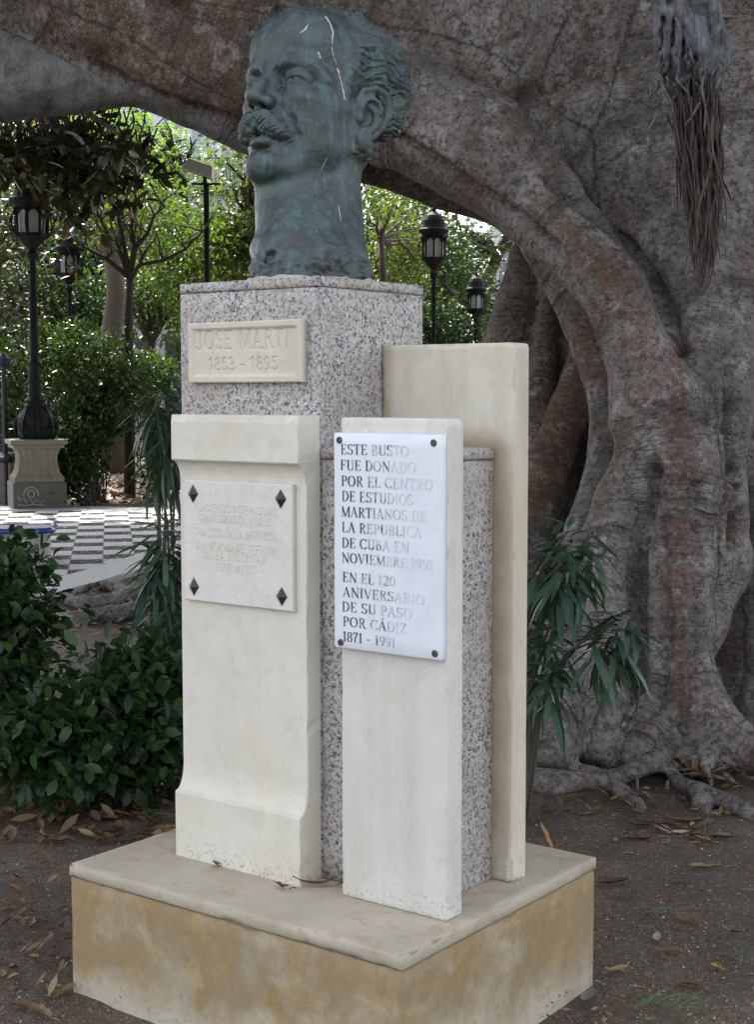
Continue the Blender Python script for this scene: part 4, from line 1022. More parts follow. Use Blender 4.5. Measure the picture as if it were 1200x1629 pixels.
def ground():
    def spaced(a, b, fa, fb, fine, coarse):
        v = [a]; 
        while v[-1] < b:
            s = fine if fa <= v[-1] <= fb else min(coarse, fine+max(fa-v[-1], v[-1]-fb)*.25); v.append(v[-1]+max(s, fine))
        return np.array(v)
    us = spaced(-150, 150, -2.6, 2.2, .035, 12); vs = spaced(-25, 260, 2.6, 8.5, .035, 14)
    U, Vv = np.meshgrid(us, vs, indexing='ij')
    X = CAM.x+RH.x*U+FH.x*Vv; Y = CAM.y+RH.y*U+FH.y*Vv
    p = np.stack([X, Y, X*0], -1)
    Z = NZ.fbm(p, .9, 3)*.012+NZ.fbm(p, 9, 3)*.005-.012
    fade = np.clip(1-np.maximum(np.maximum(-2.2-U, U-2.0), Vv-8)/3, 0, 1); Z = Z*fade
    V = np.stack([X, Y, Z], -1).reshape(-1, 3); n, m = U.shape; I = np.arange(n*m).reshape(n, m)
    Fq = np.stack([I[:-1, :-1], I[1:, :-1], I[1:, 1:], I[:-1, 1:]], -1).reshape(-1, 4)
    o = link('ground', npmesh('ground', V, Fq), M_SOIL, None, True); o['kind'] = 'structure'
ground()
def slab(name, pts, z0, z1, m, kind='structure'):
    b = MB(); n = len(pts); b.v = [(p[0], p[1], z0) for p in pts]+[(p[0], p[1], z1) for p in pts]
    b.f = [tuple(range(n-1, -1, -1)), tuple(range(n, 2*n))]+[(i, (i+1) % n, n+(i+1) % n, n+i) for i in range(n)]
    o = b.build(name, m); o['kind'] = kind; return o
near = [(-420, 1010), (-60, 972), (75, 945), (150, 926), (225, 903), (285, 884), (420, 846), (620, 815)]
near2 = [(-420, 985), (-60, 948), (75, 922), (150, 903), (222, 880), (276, 862), (405, 834), (600, 808)]
far2 = [(-420, 812), (0, 812), (110, 812), (200, 814), (285, 818), (420, 822), (590, 806)]
far = [(-420, 805), (0, 805), (110, 805), (200, 806), (285, 809), (425, 812), (600, 799)]
PZ0 = .05
slab('path', [G(x, y, PZ0) for x, y in near2]+[G(x, y, PZ0) for x, y in far2[::-1]], -.05, PZ0, M_PATH)
slab('path_border', [G(x, y, PZ0+.004) for x, y in near]+[G(x, y, PZ0+.004) for x, y in near2[::-1]], -.05, PZ0+.004, M_BORDER)
slab('path_border', [G(x, y, PZ0+.004) for x, y in far2]+[G(x, y, PZ0+.004) for x, y in far[::-1]], -.05, PZ0+.004, M_BORDER)

# ------------------------------------------------------------------ leaves
def m_leaf(name, stops, rough=.4, trans=.35, tcol=None, spec=.5):
    t = NT(name); g = t.n('ShaderNodeNewGeometry'); rnd = g.outputs['Random Per Island']
    col = t.ramp(rnd, stops); col = t.mix(t.math('MULTIPLY', t.noise(25, 3), .35), col, tuple(c*.6 for c in stops[0][1]))
    t.fin(col, rough, None, 0, spec)
    if trans > 0:
        tr = t.n('ShaderNodeBsdfTranslucent'); tc = t.mix(1.0, col, tcol or (1.9, 1.9, .75), 'MULTIPLY'); t.l(tc, tr.inputs[0])
        mx = t.n('ShaderNodeMixShader'); mx.inputs[0].default_value = trans; t.l(t.b.outputs[0], mx.inputs[1]); t.l(tr.outputs[0], mx.inputs[2]); t.l(mx.outputs[0], t.out.inputs[0])
    return t.m
def unit(a): return a/(np.linalg.norm(a, axis=-1, keepdims=True)+1e-9)
def leaf_geo(pos, dr, up, L, Wd, fold=.25, droop=.15, fine=True, prof=(.75, 1.0)):
    """many leaves: base point, direction, upper-side normal, length, width"""
    N = len(pos); dr = unit(dr); s = unit(np.cross(dr, up)); n = np.cross(s, dr)
    L = np.broadcast_to(L, (N,))[:, None]; Wd = np.broadcast_to(Wd, (N,))[:, None]
    if not fine:
        mid = pos+dr*L*.5-n*Wd*fold*.5
        V = np.stack([pos, mid+s*Wd*.5+n*Wd*fold, pos+dr*L-n*L*droop, mid-s*Wd*.5+n*Wd*fold], 1)
        F = np.array([[0, 1, 2], [0, 2, 3]])
    else:
        m1 = pos+dr*L*.33-n*L*droop*.12; m2 = pos+dr*L*.68-n*L*droop*.5; tip = pos+dr*L-n*L*droop
        V = np.stack([pos, m1+s*Wd*.5*prof[0]+n*Wd*fold, m1, m1-s*Wd*.5*prof[0]+n*Wd*fold, m2+s*Wd*.5*prof[1]*.85+n*Wd*fold*.8, m2, m2-s*Wd*.5*prof[1]*.85+n*Wd*fold*.8, tip], 1)
        F = np.array([[0, 1, 2], [0, 2, 3], [1, 4, 5], [1, 5, 2], [2, 5, 6], [2, 6, 3], [4, 7, 5], [5, 7, 6]])
    k = V.shape[1]; Fa = (F[None]+(np.arange(N)*k)[:, None, None]).reshape(-1, 3)
    return V.reshape(-1, 3), Fa
def leaf_obj(name, m, parent, geos, origin=(0, 0, 0)):
    Vs, Fs, o = [], [], 0
    for V, Fa in geos: Vs.append(V); Fs.append(Fa+o); o += len(V)
    V = np.concatenate(Vs)-np.array(origin); return link(name, npmesh(name, V, np.concatenate(Fs)), m, parent)
def rdirs(n, zb=0.0, rng=RNG):
    d = rng.normal(size=(n, 3)); d[:, 2] += zb; return unit(d)
def blob(c, r, n_cl, per, spread, rng, shell=.55, flat=1.0):
    """leaf positions gathered in clumps inside an ellipsoid, denser near its outside"""
    d = rdirs(n_cl, 0.15, rng); q = (shell+(1-shell)*rng.random((n_cl, 1))**.6)
    q = np.where(rng.random((n_cl, 1)) < .25, rng.random((n_cl, 1))*.8, q)
    cc = np.array(c)+d*q*np.array(r)*(.8+.4*rng.random((n_cl, 1)))
    p = np.repeat(cc, per, 0)+rng.normal(size=(n_cl*per, 3))*np.array([spread, spread, spread*flat])
    out = unit(np.repeat(d, per, 0)*.6+rng.normal(size=(n_cl*per, 3))*.7)
    return p, out
def leaves_on(p, out, L, Wd, rng, fine=False, hang=.2, fold=.2, droop=.15, upb=.9):
    n = len(p); dr = out.copy(); dr[:, 2] -= hang; dr = unit(dr+rng.normal(size=(n, 3))*.35)
    up = rng.normal(size=(n, 3))*.55; up[:, 2] += upb
    return leaf_geo(p, dr, unit(up), L*(.7+.6*rng.random(n)), Wd*(.7+.6*rng.random(n)), fold, droop, fine)
# ================================================================== plants and trees
ML_DARK = m_leaf('dark_hedge_leaf', [(0, (.014, .030, .011)), (.5, (.022, .048, .015)), (.9, (.036, .075, .020)), (1, (.07, .11, .022))], .42, .18, None, .35)
ML_OLE = m_leaf('oleander_leaf', [(0, (.022, .052, .032)), (.5, (.038, .080, .048)), (1, (.065, .115, .058))], .42, .15, None, .4)
ML_FIC = m_leaf('ficus_leaf', [(0, (.016, .026, .010)), (.55, (.030, .048, .014)), (.85, (.048, .050, .015)), (.95, (.085, .050, .018)), (1, (.11, .13, .028))], .34, .22, (1.6, 1.2, .5))
ML_LIGHT = m_leaf('light_green_leaf', [(0, (.038, .080, .016)), (.5, (.064, .116, .023)), (1, (.10, .145, .030))], .4, .5)
ML_FEATH = m_leaf('feathery_bright_leaf', [(0, (.06, .13, .02)), (.5, (.09, .17, .03)), (1, (.13, .20, .04))], .5, .5)
ML_YEL = m_leaf('yellow_green_leaf', [(0, (.042, .080, .016)), (.6, (.070, .110, .023)), (.93, (.11, .13, .028)), (1, (.15, .12, .028))], .45, .42)
ML_MID = m_leaf('mid_green_leaf', [(0, (.020, .045, .012)), (.5, (.036, .072, .018)), (1, (.07, .11, .028))], .32, .33, None, .4)
ML_DEEP = m_leaf('deep_green_leaf', [(0, (.012, .030, .010)), (.6, (.022, .046, .015)), (1, (.04, .07, .02))], .5, .22, None, .15)  # also carries painted shade on the far trees at the right
M_WOOD = m_plain('grey_brown_wood', (.065, .046, .032), .85, 0, .4, 14, .5)
M_WOODD = m_plain('dark_wood', (.035, .025, .018), .85, 0, .4, 14, .4)
M_WOODP = m_plain('pale_bark', (.075, .058, .040), .85, 0, .35, 9, .6)
M_STEM = m_plain('green_brown_stem', (.07, .065, .04), .7, 0, .3, 30, .2)

def curve(p, q, sag, n, rr, amp=.06):
    p, q = Vector(p), Vector(q); L = (q-p).length; out = []
    for i in range(n+1):
        t = i/n; v = p.lerp(q, t)+Vector((0, 0, sag*L*math.sin(math.pi*t)))
        if 0 < i < n: v += Vector((rr.uniform(-1, 1), rr.uniform(-1, 1), rr.uniform(-1, 1)))*L*amp
        out.append(v)
    return out
def tree(name, label, base, forks, trunk_r, crowns, leafm, woodm, L, Wd, seed, group=None, hang=.2, cat='tree', feather=False, fine=False, own=None):
    """trunk with limbs (forks: height polyline points in world) and leafy crowns (centre, radii, clumps, leaves per clump, spread)"""
    rr = random.Random(seed); rng = np.random.default_rng(seed); root = empty(name, base, label, cat, group); B = Vector(base)
    b = MB(); pts = [B+Vector((0, 0, -.1))]+[Vector(f) for f in forks]
    n = len(pts); b.tube([p-B for p in pts], [trunk_r*(1.25-.5*i/(n-1)) for i in range(n)], 9)
    top = pts[-1]; limbs = []
    for c, r, ncl, per, sp in crowns:
        for k in range(5 if r[0] < 1.2 else 8):
            d = Vector((rr.gauss(0, 1), rr.gauss(0, 1), rr.gauss(.3, .6))).normalized()
            q = Vector(c)+Vector((d.x*r[0], d.y*r[1], d.z*r[2]))*.7
            limbs.append((top, q))
    for pl in own or []:                                    # limbs with a course of their own
        m = len(pl); b.tube([Vector(v)-B for v in pl], [trunk_r*(.62-.42*i/(m-1)) for i in range(m)], 7, False)
        for i in range(1, m):
            for k in range(3):
                e = Vector(pl[i])+Vector((rr.uniform(-.5, .5), rr.uniform(-.4, .4), rr.uniform(.1, .7))); b.tube([v-B for v in curve(pl[i], e, .05, 4, rr)], [trunk_r*q for q in (.22, .19, .15, .1, .06)], 5, False)
    for p, q in ([] if own else limbs):
        c = curve(p, q, .08, 5, rr); m = len(c); b.tube([v-B for v in c], [trunk_r*(.5-.42*i/(m-1)) for i in range(m)], 6, False)
        for k in range(2):
            j = rr.randint(2, 4); e = c[j]+Vector((rr.uniform(-1, 1), rr.uniform(-1, 1), rr.uniform(-.2, 1)))*(q-p).length*.35
            cc = curve(c[j], e, .05, 3, rr); b.tube([v-B for v in cc], [trunk_r*.16, trunk_r*.13, trunk_r*.09, trunk_r*.05], 5, False)
    b.build('trunk', woodm, root, smooth=True)
    geos = []
    for c, r, ncl, per, sp in crowns:
        if feather:                                        # pinnate sprays: little leaflets in rows
            p, out = blob(c, r, ncl, 1, .05, rng); out[:, 2] -= .15; out = unit(out)
            for k in range(per):
                t = (k//2+1)/(per/2); sd = 1 if k % 2 else -1
                sv = unit(np.cross(out, np.array([0, 0, 1.0]))); ps = p+out*t*L*4.5; ps[:, 2] -= t*t*L*1.2
                geos.append(leaf_geo(ps, sv*sd+out*.5, np.tile([0, 0, 1.0], (len(ps), 1))+rng.normal(size=ps.shape)*.3, L*(1.15-.5*t), Wd, .1, .1, False))
        else:
            p, out = blob(c, r, ncl, per, sp, rng); geos.append(leaves_on(p, out, L, Wd, rng, fine, hang))
    leaf_obj('crown', leafm, root, geos, base)
    return root
# ---- near hedge shrubs at the left
def bush(name, label, base, blobs, leafm, L, Wd, seed, stems=10, group=None, cat='shrub', fine=True, hang=.0, woodm=None, per_spread=.05, upb=.9):
    rng = np.random.default_rng(seed); rr = random.Random(seed); root = empty(name, base, label, cat, group); B = Vector(base); b = MB(); geos = []
    for c, r, ncl, per in blobs:
        p, out = blob(c, r, ncl, per, per_spread, rng, .35); k = p[:, 2] > .03; p, out = p[k], out[k]
        geos.append(leaves_on(p, out, L, Wd, rng, fine, hang, .12, .18, upb))
        for s in range(stems):
            d = rr.uniform(0, 6.28); q = Vector(c)+Vector((math.cos(d)*r[0]*rr.random(), math.sin(d)*r[1]*rr.random(), rr.uniform(-.2, .9)*r[2]))
            c0 = curve(B+Vector((rr.uniform(-.15, .15), rr.uniform(-.15, .15), -.03)), q, .03, 5, rr, .05)
            b.tube([v-B for v in c0], [.011, .010, .009, .007, .005, .003], 5, False)
    b.build('stems', woodm or M_WOODD, root, smooth=True)
    leaf_obj('foliage', leafm, root, geos, base); return root
def W3(px, py, d): return tuple(P(px, py, d))
def base_of(px, d, z=0.0):
    p = CAM+(FH+RH*((px-600)/F_PX))*d; return (p.x, p.y, z)
bush('hedge_shrub', 'dark green leafy shrub at the left edge in front of the tiled bench', base_of(0, 6.3), [(W3(-15, 1000, 6.3), (.20, .35, .34), 130, 10), (W3(-60, 1130, 6.2), (.36, .4, .42), 130, 10), (W3(10, 1150, 6.2), (.22, .3, .28), 90, 9), (W3(20, 905, 6.5), (.10, .15, .12), 40, 9)], ML_DARK, .066, .038, 31, 7, 'dark shrubs left of the monument')
bush('hedge_shrub', 'dark broad-leaved shrub close beside the left side of the monument', base_of(210, 5.8), [(W3(212, 1118, 5.8), (.22, .28, .20), 150, 10), (W3(150, 1175, 5.7), (.24, .28, .20), 110, 9), (W3(245, 1180, 5.75), (.14, .22, .22), 70, 9), (W3(60, 1190, 5.6), (.25, .25, .15), 80, 8)], ML_DARK, .072, .042, 32, 7, 'dark shrubs left of the monument')
# ---- oleanders: whorls of long narrow hanging leaves on thin stems
def oleander(label, base, tips, seed, L=.17):
    rr = random.Random(seed); rng = np.random.default_rng(seed); root = empty('oleander', base, label, 'oleander', 'oleanders round the monument'); B = Vector(base); b = MB(); geos = []
    for x, y, d, k in tips:
        tip = P(x, y, d); b0_ = B+Vector((rr.uniform(-.1, .1), rr.uniform(-.1, .1), -.02)); m_ = Vector((b0_.x+(tip.x-b0_.x)*.2, b0_.y+(tip.y-b0_.y)*.2, tip.z*.62)); c = [b0_, b0_.lerp(m_, .5), m_, m_.lerp(tip, .3)+Vector((0, 0, .03)), m_.lerp(tip, .55)+Vector((0, 0, .05)), m_.lerp(tip, .8)+Vector((0, 0, .03)), tip]
        b.tube([v-B for v in c], [.010, .009, .008, .007, .006, .005, .003], 6, False)
        for s in range(k):
            n = 3; az = rng.random()*6.28+np.arange(n)*2.09+rng.normal(size=n)*.3; el = .8-1.75*(s/k)**.8+rng.normal(size=n)*.22
            p = np.array(tip)+np.array([0, 0, -.018*s])+rng.normal(size=(n, 3))*.006
            dr = np.stack([np.cos(az)*np.cos(el), np.sin(az)*np.cos(el), np.sin(el)], -1)
            # arched leaf built of two pieces: rising then hanging
            Lk = L*(.55+.5*min(1, s/4))*(.8+.4*rng.random(n)); up = np.tile([0, 0, 1.0], (n, 1))+rng.normal(size=(n, 3))*.15-dr*dr[:, 2:3]
            geos.append(leaf_geo(p, dr, unit(up), Lk, .025+.006*rng.random(n), .10, .42+.3*rng.random(), True, (.85, 1.0)))
    b.build('stems', M_STEM, root, smooth=True); leaf_obj('foliage', ML_OLE, root, geos, base); return root
oleander('oleander with drooping narrow leaves between the right slab and the ficus trunk', base_of(815, 5.5),
    [(905, 845, 5.3, 12), (880, 855, 5.5, 11), (945, 850, 5.5, 6), (860, 890, 5.4, 8), (985, 985, 5.25, 9), (960, 1000, 5.35, 7), (866, 1030, 5.3, 7), (855, 1000, 5.5, 7), (878, 1065, 5.2, 7), (1005, 970, 5.3, 5), (925, 870, 5.35, 8), (890, 900, 5.25, 7), (950, 1010, 5.2, 6), (880, 990, 5.35, 6)], 41, .16)
oleander('oleander with long hanging leaves against the left edge of the front slab', base_of(270, 6.4),
    [(262, 830, 6.3, 12), (275, 860, 6.4, 10), (250, 905, 6.3, 10), (285, 900, 6.5, 9), (270, 950, 6.2, 10), (245, 880, 6.4, 7)], 42, .2)
oleander('taller oleander further back beside the granite pillar', base_of(262, 9.5),
    [(250, 620, 9.4, 12), (272, 640, 9.5, 12), (235, 650, 9.5, 10), (265, 690, 9.3, 11), (285, 670, 9.6, 12), (245, 720, 9.5, 9), (280, 730, 9.6, 9), (270, 590, 9.6, 9)], 43, .24)
# ---- the ficus foliage: a twig mass hanging at the left and an unseen crown overhead that blocks the sun
rng = np.random.default_rng(77)
geos = []; tw = MB(); rr = random.Random(78)
for x, y, d, rx, ry, n in ((30, 245, 14, .75, .34, 100), (105, 245, 13.5, .5, .30, 56), (0, 235, 15, .9, .28, 80), (60, 265, 15.5, .7, .3, 80), (100, 310, 14, .40, .3, 26), (60, 330, 23, .9, .55, 34), (150, 285, 13.5, .34, .28, 22), (222, 262, 13, .22, .14, 11), (115, 345, 13.8, .3, .2, 14), (190, 310, 13.4, .2, .18, 6), (-40, 360, 23, .9, .8, 34), (10, 430, 23, .8, .6, 30), (150, 230, 13, .5, .2, 18), (30, 500, 23, .4, .4, 14)):
    c = P(x, y, d)
    for k in range(n):
        q = c+RH*rr.gauss(0, rx*.55)+Vector((0, 0, rr.gauss(0, ry*.6)))+FH*rr.gauss(0, .45)
        zz_ = (q-CAM).dot(FW); qx, qy = 600+F_PX*(q-CAM).dot(RT)/zz_, 814.5-F_PX*(q-CAM).dot(UP)/zz_
        if d < 20 and ((qx < 88 and qy > 282) or (82 < qx < 150 and qy > 350) or qx > 252 or qy < 222-.09*qx+rr.gauss(0, 20)): continue
        m = 8; az = rng.random(m)*6.28; el = rng.normal(size=m)*.5-.25
        dr = np.stack([np.cos(az)*np.cos(el), np.sin(az)*np.cos(el), np.sin(el)], -1)
        up = rng.normal(size=(m, 3))*.5; up[:, 2] += .7
        geos.append(leaf_geo(np.tile(np.array(q), (m, 1))+rng.normal(size=(m, 3))*.05, dr, unit(up), .17*(.75+.5*rng.random(m)), .068*(.8+.4*rng.random(m)), .1, .12, True))
        tw.tube([v-FO for v in curve(q+Vector((rr.uniform(-.2, .2), rr.uniform(-.2, .2), rr.uniform(.15, .5))), q, .05, 3, rr)], [.009, .008, .006, .004], 5, False)
TW = tw.build('twigs', M_WOODD, FIC, smooth=True)
o = leaf_obj('foliage', ML_FIC, FIC, geos, FO); o['label'] = 'rust-backed leaves hanging in the shade'
n = 110000
u = rng.uniform(-12, 12, n); v = rng.uniform(4.6, 28, n); z = np.maximum(5.6, 2.2+.20*v)+rng.uniform(0, 2.8, n)
cl = NZ(np.stack([u, v, z], -1).astype(np.float32)*.45)
keep = ((cl > -.62) | (v < 17)) & ((u/12.5)**2+((v-12)/11.2)**2 < 1.05)
u, v, z = u[keep], v[keep], z[keep]
p = np.stack([CAM.x+RH.x*u+FH.x*v, CAM.y+RH.y*u+FH.y*v, z], -1)
g = leaves_on(p, rdirs(len(p), 0, rng), .5, .32, rng)
leaf_obj('crown', ML_FIC, FIC, [g], FO)  # out-of-view crown; its spread is shaped to keep sun off monument and path
b = MB()
for k in range(26):
    q = P(rr.uniform(500, 1200), rr.uniform(-80, 60), 8); q.z = 4.2; e = CAM+RH*rr.uniform(-9, 9)+FH*rr.uniform(0, 17); e.z = rr.uniform(5.8, 7.5)
    b.tube([w_-FO for w_ in curve(q, e, .08, 6, rr, .04)], [.22, .2, .17, .14, .1, .07, .03], 7, False)
q0 = P(480, -120, 8.6); q1 = P(40, 130, 13.8)
b.tube([w_-FO for w_ in curve(q0, q1, .03, 8, rr, .02)], [.2, .18, .16, .14, .12, .1, .085, .07, .06], 8, False)
for x, y, d in ((30, 245, 14), (105, 245, 13.5), (0, 235, 15), (60, 265, 15.5), (100, 310, 14), (150, 285, 13.5), (222, 262, 13), (190, 310, 13.4), (115, 345, 13.8)):
    b.tube([w_-FO for w_ in curve(q1, P(x, y, d), .06, 6, rr, .04)], [.05, .042, .036, .03, .024, .018, .01], 6, False)
q2 = P(-420, 200, 19); b.tube([w_-FO for w_ in curve(q1, q2, .04, 5, rr, .03)], [.07, .065, .06, .055, .05, .045], 6, False)
for x, y, d in ((60, 330, 23), (-40, 360, 23), (10, 430, 23), (30, 500, 23)): b.tube([w_-FO for w_ in curve(q2, P(x, y, d+.3), .04, 6, rr, .03)], [.045, .04, .034, .028, .022, .016, .01], 6, False)
BR = b.build('branches', M_BARK, FIC, smooth=True)
# ================================================================== far garden: lamps, trees, shrubs, buildings
M_IRON = m_plain('black_green_iron', (.006, .008, .008), .7, .0, .3, 20, .2)
M_LSTONE = m_plain('grey_pedestal_stone', (.17, .147, .108), .85, 0, .35, 9, .3)
M_LSTONED = m_plain('dark_pedestal_block', (.085, .077, .062), .85, 0, .3, 9, .3)
t = NT('frosted_lamp_glass'); M_GLASS = t.fin((.40, .41, .40), .35); t.b.inputs['Transmission Weight'].default_value = .25
M_BLUE = m_plain('blue_glazed_tile', (.03, .055, .28), .25, 0, .3, 20, .1)
M_WHITE = m_plain('white_plaster', (.74, .73, .70), .85, 0, .10, 2, .1)
M_SHUT = m_plain('blue_grey_shutter', (.10, .115, .13), .6, 0, .15, 12, .1)
M_TRIM = m_plain('white_painted_trim', (.68, .68, .67), .7, 0, .1, 6, .1)
M_BSTONE = m_plain('bench_stone', (.34, .33, .30), .8, 0, .25, 14, .2)
M_IRON.node_tree.nodes['Principled BSDF'].inputs['Specular IOR Level'].default_value = .2
def lamp(px, d, label, pedestal=True, s=1.0, off=0.0, rz=None):
    base = base_of(px, d); root = empty('street_lamp', base, label, 'street lamp', 'iron lantern posts in the garden', rz=YAW+R(20))
    b = MB(); h = .98 if pedestal else .0
    if pedestal:
        p = MB(); p.box(-.36, .36, -.36, .36, -.05, .40); p.build('pedestal_block', M_LSTONED, root, .02)
        # flared fluted shaft of the pedestal, square in plan
        prof = [(.33, .402), (.335, .46), (.30, .50), (.275, .56), (.255, .68), (.255, .76), (.275, .82), (.30, .86)]
        q = MB(); rows = []
        for r_, z in prof:
            ring = []
            for a, c in ((-1, -1), (1, -1), (1, 1), (-1, 1)):
                nx, ny = {(-1, -1): (1, 0), (1, -1): (0, 1), (1, 1): (-1, 0), (-1, 1): (0, -1)}[(a, c)]
                for k in range(12):
                    t_ = k/12*2; fl = .018*(k % 2) if 0 < k else 0
                    ring.append((a*r_+nx*t_*r_-ny*-fl*0-(fl*ny if ny else 0)*0, c*r_+ny*t_*r_, z, fl, a, c))
            rows.append([(x*(1-fl/r_ if abs(abs(x)-r_) < 1e-6 else 1), y*(1-fl/r_ if abs(abs(y)-r_) < 1e-6 else 1), z) for x, y, z, fl, a, c in ring])
        nn = len(rows[0]); q.v = [v for rw in rows for v in rw]
        q.f = [(i*nn+k, i*nn+(k+1) % nn, (i+1)*nn+(k+1) % nn, (i+1)*nn+k) for i in range(len(rows)-1) for k in range(nn)]+[tuple((len(rows)-1)*nn+k for k in range(nn))]
        q.build('pedestal_shaft', M_LSTONE, root)
        c = MB(); c.box(-.34, .34, -.34, .34, .862, .91); c.box(-.38, .38, -.38, .38, .912, .98); c.build('pedestal_cap', M_LSTONE, root, .012)
    b.lathe([(.22, h), (.24, h+.05), (.23, h+.12), (.26, h+.2), (.25, h+.30), (.17, h+.42), (.13, h+.50), (.15, h+.53), (.10, h+.58), (.085, h+.75), (.10, h+.80), (.085, h+.85), (.075, h+1.0), (.095, h+1.04), (.06, h+1.1), (.055, h+1.9), (.07, h+1.93), (.05, h+1.97), (.045, 3.42), (.07, 3.45), (.09, 3.50), (.06, 3.55)], 16)
    for a in range(8):                                   # scrolled leaves on the foot
        an = a*math.pi/4; ca, sa = math.cos(an), math.sin(an)
        b.tube([(ca*r_, sa*r_, h+z) for r_, z in ((.25, .03), (.28, .12), (.27, .24), (.2, .36), (.16, .44), (.19, .47))], .022, 6)
    for zz in np.arange(h+2.05, 3.35, .2):
        for a in range(3): b.tube([(.045*math.cos(a*2.09+zz*3), .045*math.sin(a*2.09+zz*3), zz), (.075*math.cos(a*2.09+zz*3), .075*math.sin(a*2.09+zz*3), zz+.04)], .014, 5)
    b.build('post', M_IRON, root, smooth=False)
    # lantern: eight panes between uprights, deep cornice and dome
    l = MB(); n = 8
    l.lathe([(.06, 3.56), (.10, 3.60), (.15, 3.65), (.20, 3.70), (.235, 3.73), (.235, 3.77)], n)
    l.lathe([(.215, 4.10), (.235, 4.12), (.25, 4.16), (.31, 4.19), (.31, 4.23), (.26, 4.25), (.235, 4.30), (.22, 4.38), (.17, 4.46), (.09, 4.51), (.045, 4.53), (.05, 4.57), (.02, 4.62), (.028, 4.66), (.004, 4.74)], 16)
    for a in range(n):
        an = 2*math.pi*(a+.5)/n; ca, sa = math.cos(an), math.sin(an)
        l.tube([(ca*.215, sa*.215, 3.76), (ca*.222, sa*.222, 3.9), (ca*.225, sa*.225, 4.11)], .02, 6)
        l.tube([(ca*r_, sa*r_, z) for r_, z in ((.23, 3.72), (.29, 3.80), (.31, 3.90), (.29, 4.0), (.25, 4.05), (.24, 4.12))], .013, 5)
        mx, my = (ca, sa), None
    for a in range(n):                                  # arched heads of the panes
        a0, a1 = 2*math.pi*(a+.5)/n, 2*math.pi*(a+1.5)/n
        for z0, z1 in ((4.02, 4.1),):
            p0 = (math.cos(a0)*.212, math.sin(a0)*.212); p1 = (math.cos(a1)*.212, math.sin(a1)*.212)
            pts = [(p0[0]+(p1[0]-p0[0])*t_, p0[1]+(p1[1]-p0[1])*t_, z0+(z1-z0)*math.sin(math.pi*t_)) for t_ in (0, .15, .3, .5, .7, .85, 1)]
            l.tube(pts, .012, 5)
    lo = l.build('lantern', M_IRON, root)
    g = MB(); g.lathe([(.185, 3.772), (.19, 4.08)], n); g.build('glass', M_GLASS, lo)
    for o in root.children: o.scale = s if isinstance(s, tuple) else (s, s, s)
    return root
lamp(57, 20.4, 'large dark lantern on a fluted stone pedestal at the left edge of the path')
lamp(114, 27, 'iron lantern with pale panes rising over the sunlit shrubs', False, (.82, .82, 1.0))
lamp(152, 46, 'faint distant lantern in deep shade before the pale tree trunk', False)
lamp(690, 26.5, 'black lantern just right of the granite pillar under the limb', False, (.88, .88, 1.06))
lamp(757, 31, 'smaller far lantern left of the white wall', False, (.72, .72, .89))
# chalk mark on the pedestal block of the near lamp
PEDM = m_plain('chalk_scribble', (.30, .30, .285), .9)
rt = [o for o in COL.objects if o.name.startswith('street_lamp') and o.get('label', '').startswith('large dark')][0]
ch = MB(); zc_ = .20
def strk(pts): ch.tube([(x, -.362, z) for x, z in pts], .007, 4)
strk([(-.14+.10*math.cos(a)+.02, .22+.12*math.sin(a)) for a in np.linspace(0, math.pi, 9)])
strk([(-.14+.045*math.cos(a)+.02, .25+.05*math.sin(a)) for a in np.linspace(0, 6.28, 9)])
strk([(-.30, .22), (-.26, .16), (-.22, .2), (-.18, .13), (-.14, .18), (-.1, .12), (-.06, .17), (0, .12), (.05, .16)])
strk([(-.30, .11), (-.2, .09), (-.1, .11), (.05, .09)])
blk = [o for o in rt.children if o.name.startswith('pedestal_block')][0]
o = ch.build('chalk_scribble', PEDM, blk)
# flood light post
fb = base_of(332, 23); root = empty('floodlight_post', fb, 'plain black post carrying a boxy floodlight left of the bust', 'floodlight', rz=YAW)
b = MB(); b.tube([(0, 0, -.05), (0, 0, 4.78)], .045, 12); b.build('post', M_IRON, root)
b = MB(); b.box(-.22, .22, -.02, .02, 4.78, 4.81); b.tube([(-.02, 0, 4.8), (-.02, 0, 4.95)], .03, 8); b.build('bracket', M_IRON, root)
b = MB(); b.v = [(-.36, -.16, 5.02), (.10, -.16, 4.86), (.10, .16, 4.86), (-.36, .16, 5.02), (-.24, -.19, 5.16), (.12, -.19, 5.04), (.12, .19, 5.04), (-.24, .19, 5.16)]
b.f = [(3,2,1,0),(4,5,6,7),(0,1,5,4),(1,2,6,5),(2,3,7,6),(3,0,4,7)]; b.build('lamp_head', m_plain('grey_lamp_housing', (.30, .30, .28), .5), root, .012)
# ---- trees
GT = 'trees of the garden'
tree('garden_tree', 'slender tree with fanned dark limbs and light small leaves above the sunlit shrub', base_of(205, 23), [W3(205, 600, 23), W3(204, 500, 23), W3(207, 440, 23)], .075,
     [(W3(150, 345, 23.6), (.8, 1.0, .4), 45, 12, .14), (W3(255, 340, 23.6), (.65, 1.2, .5), 50, 12, .14), (W3(215, 305, 24), (1.0, 1.2, .5), 70, 12, .14), (W3(320, 400, 24.5), (.6, 1, .4), 45, 12, .14)], ML_LIGHT, M_WOODD, .10, .05, 51, GT,
     own=[[W3(x, y, 23-.12*i) for i, (x, y) in enumerate(l)] for l in ([(203, 440), (170, 412), (132, 392), (108, 374)], [(204, 438), (190, 400), (175, 380), (160, 350), (150, 325)], [(205, 436), (198, 395), (188, 350), (185, 305)], [(207, 436), (215, 395), (235, 370), (245, 342), (262, 328)], [(208, 442), (222, 421), (260, 414), (295, 396), (322, 368)], [(207, 432), (213, 390), (209, 360), (216, 318)])])
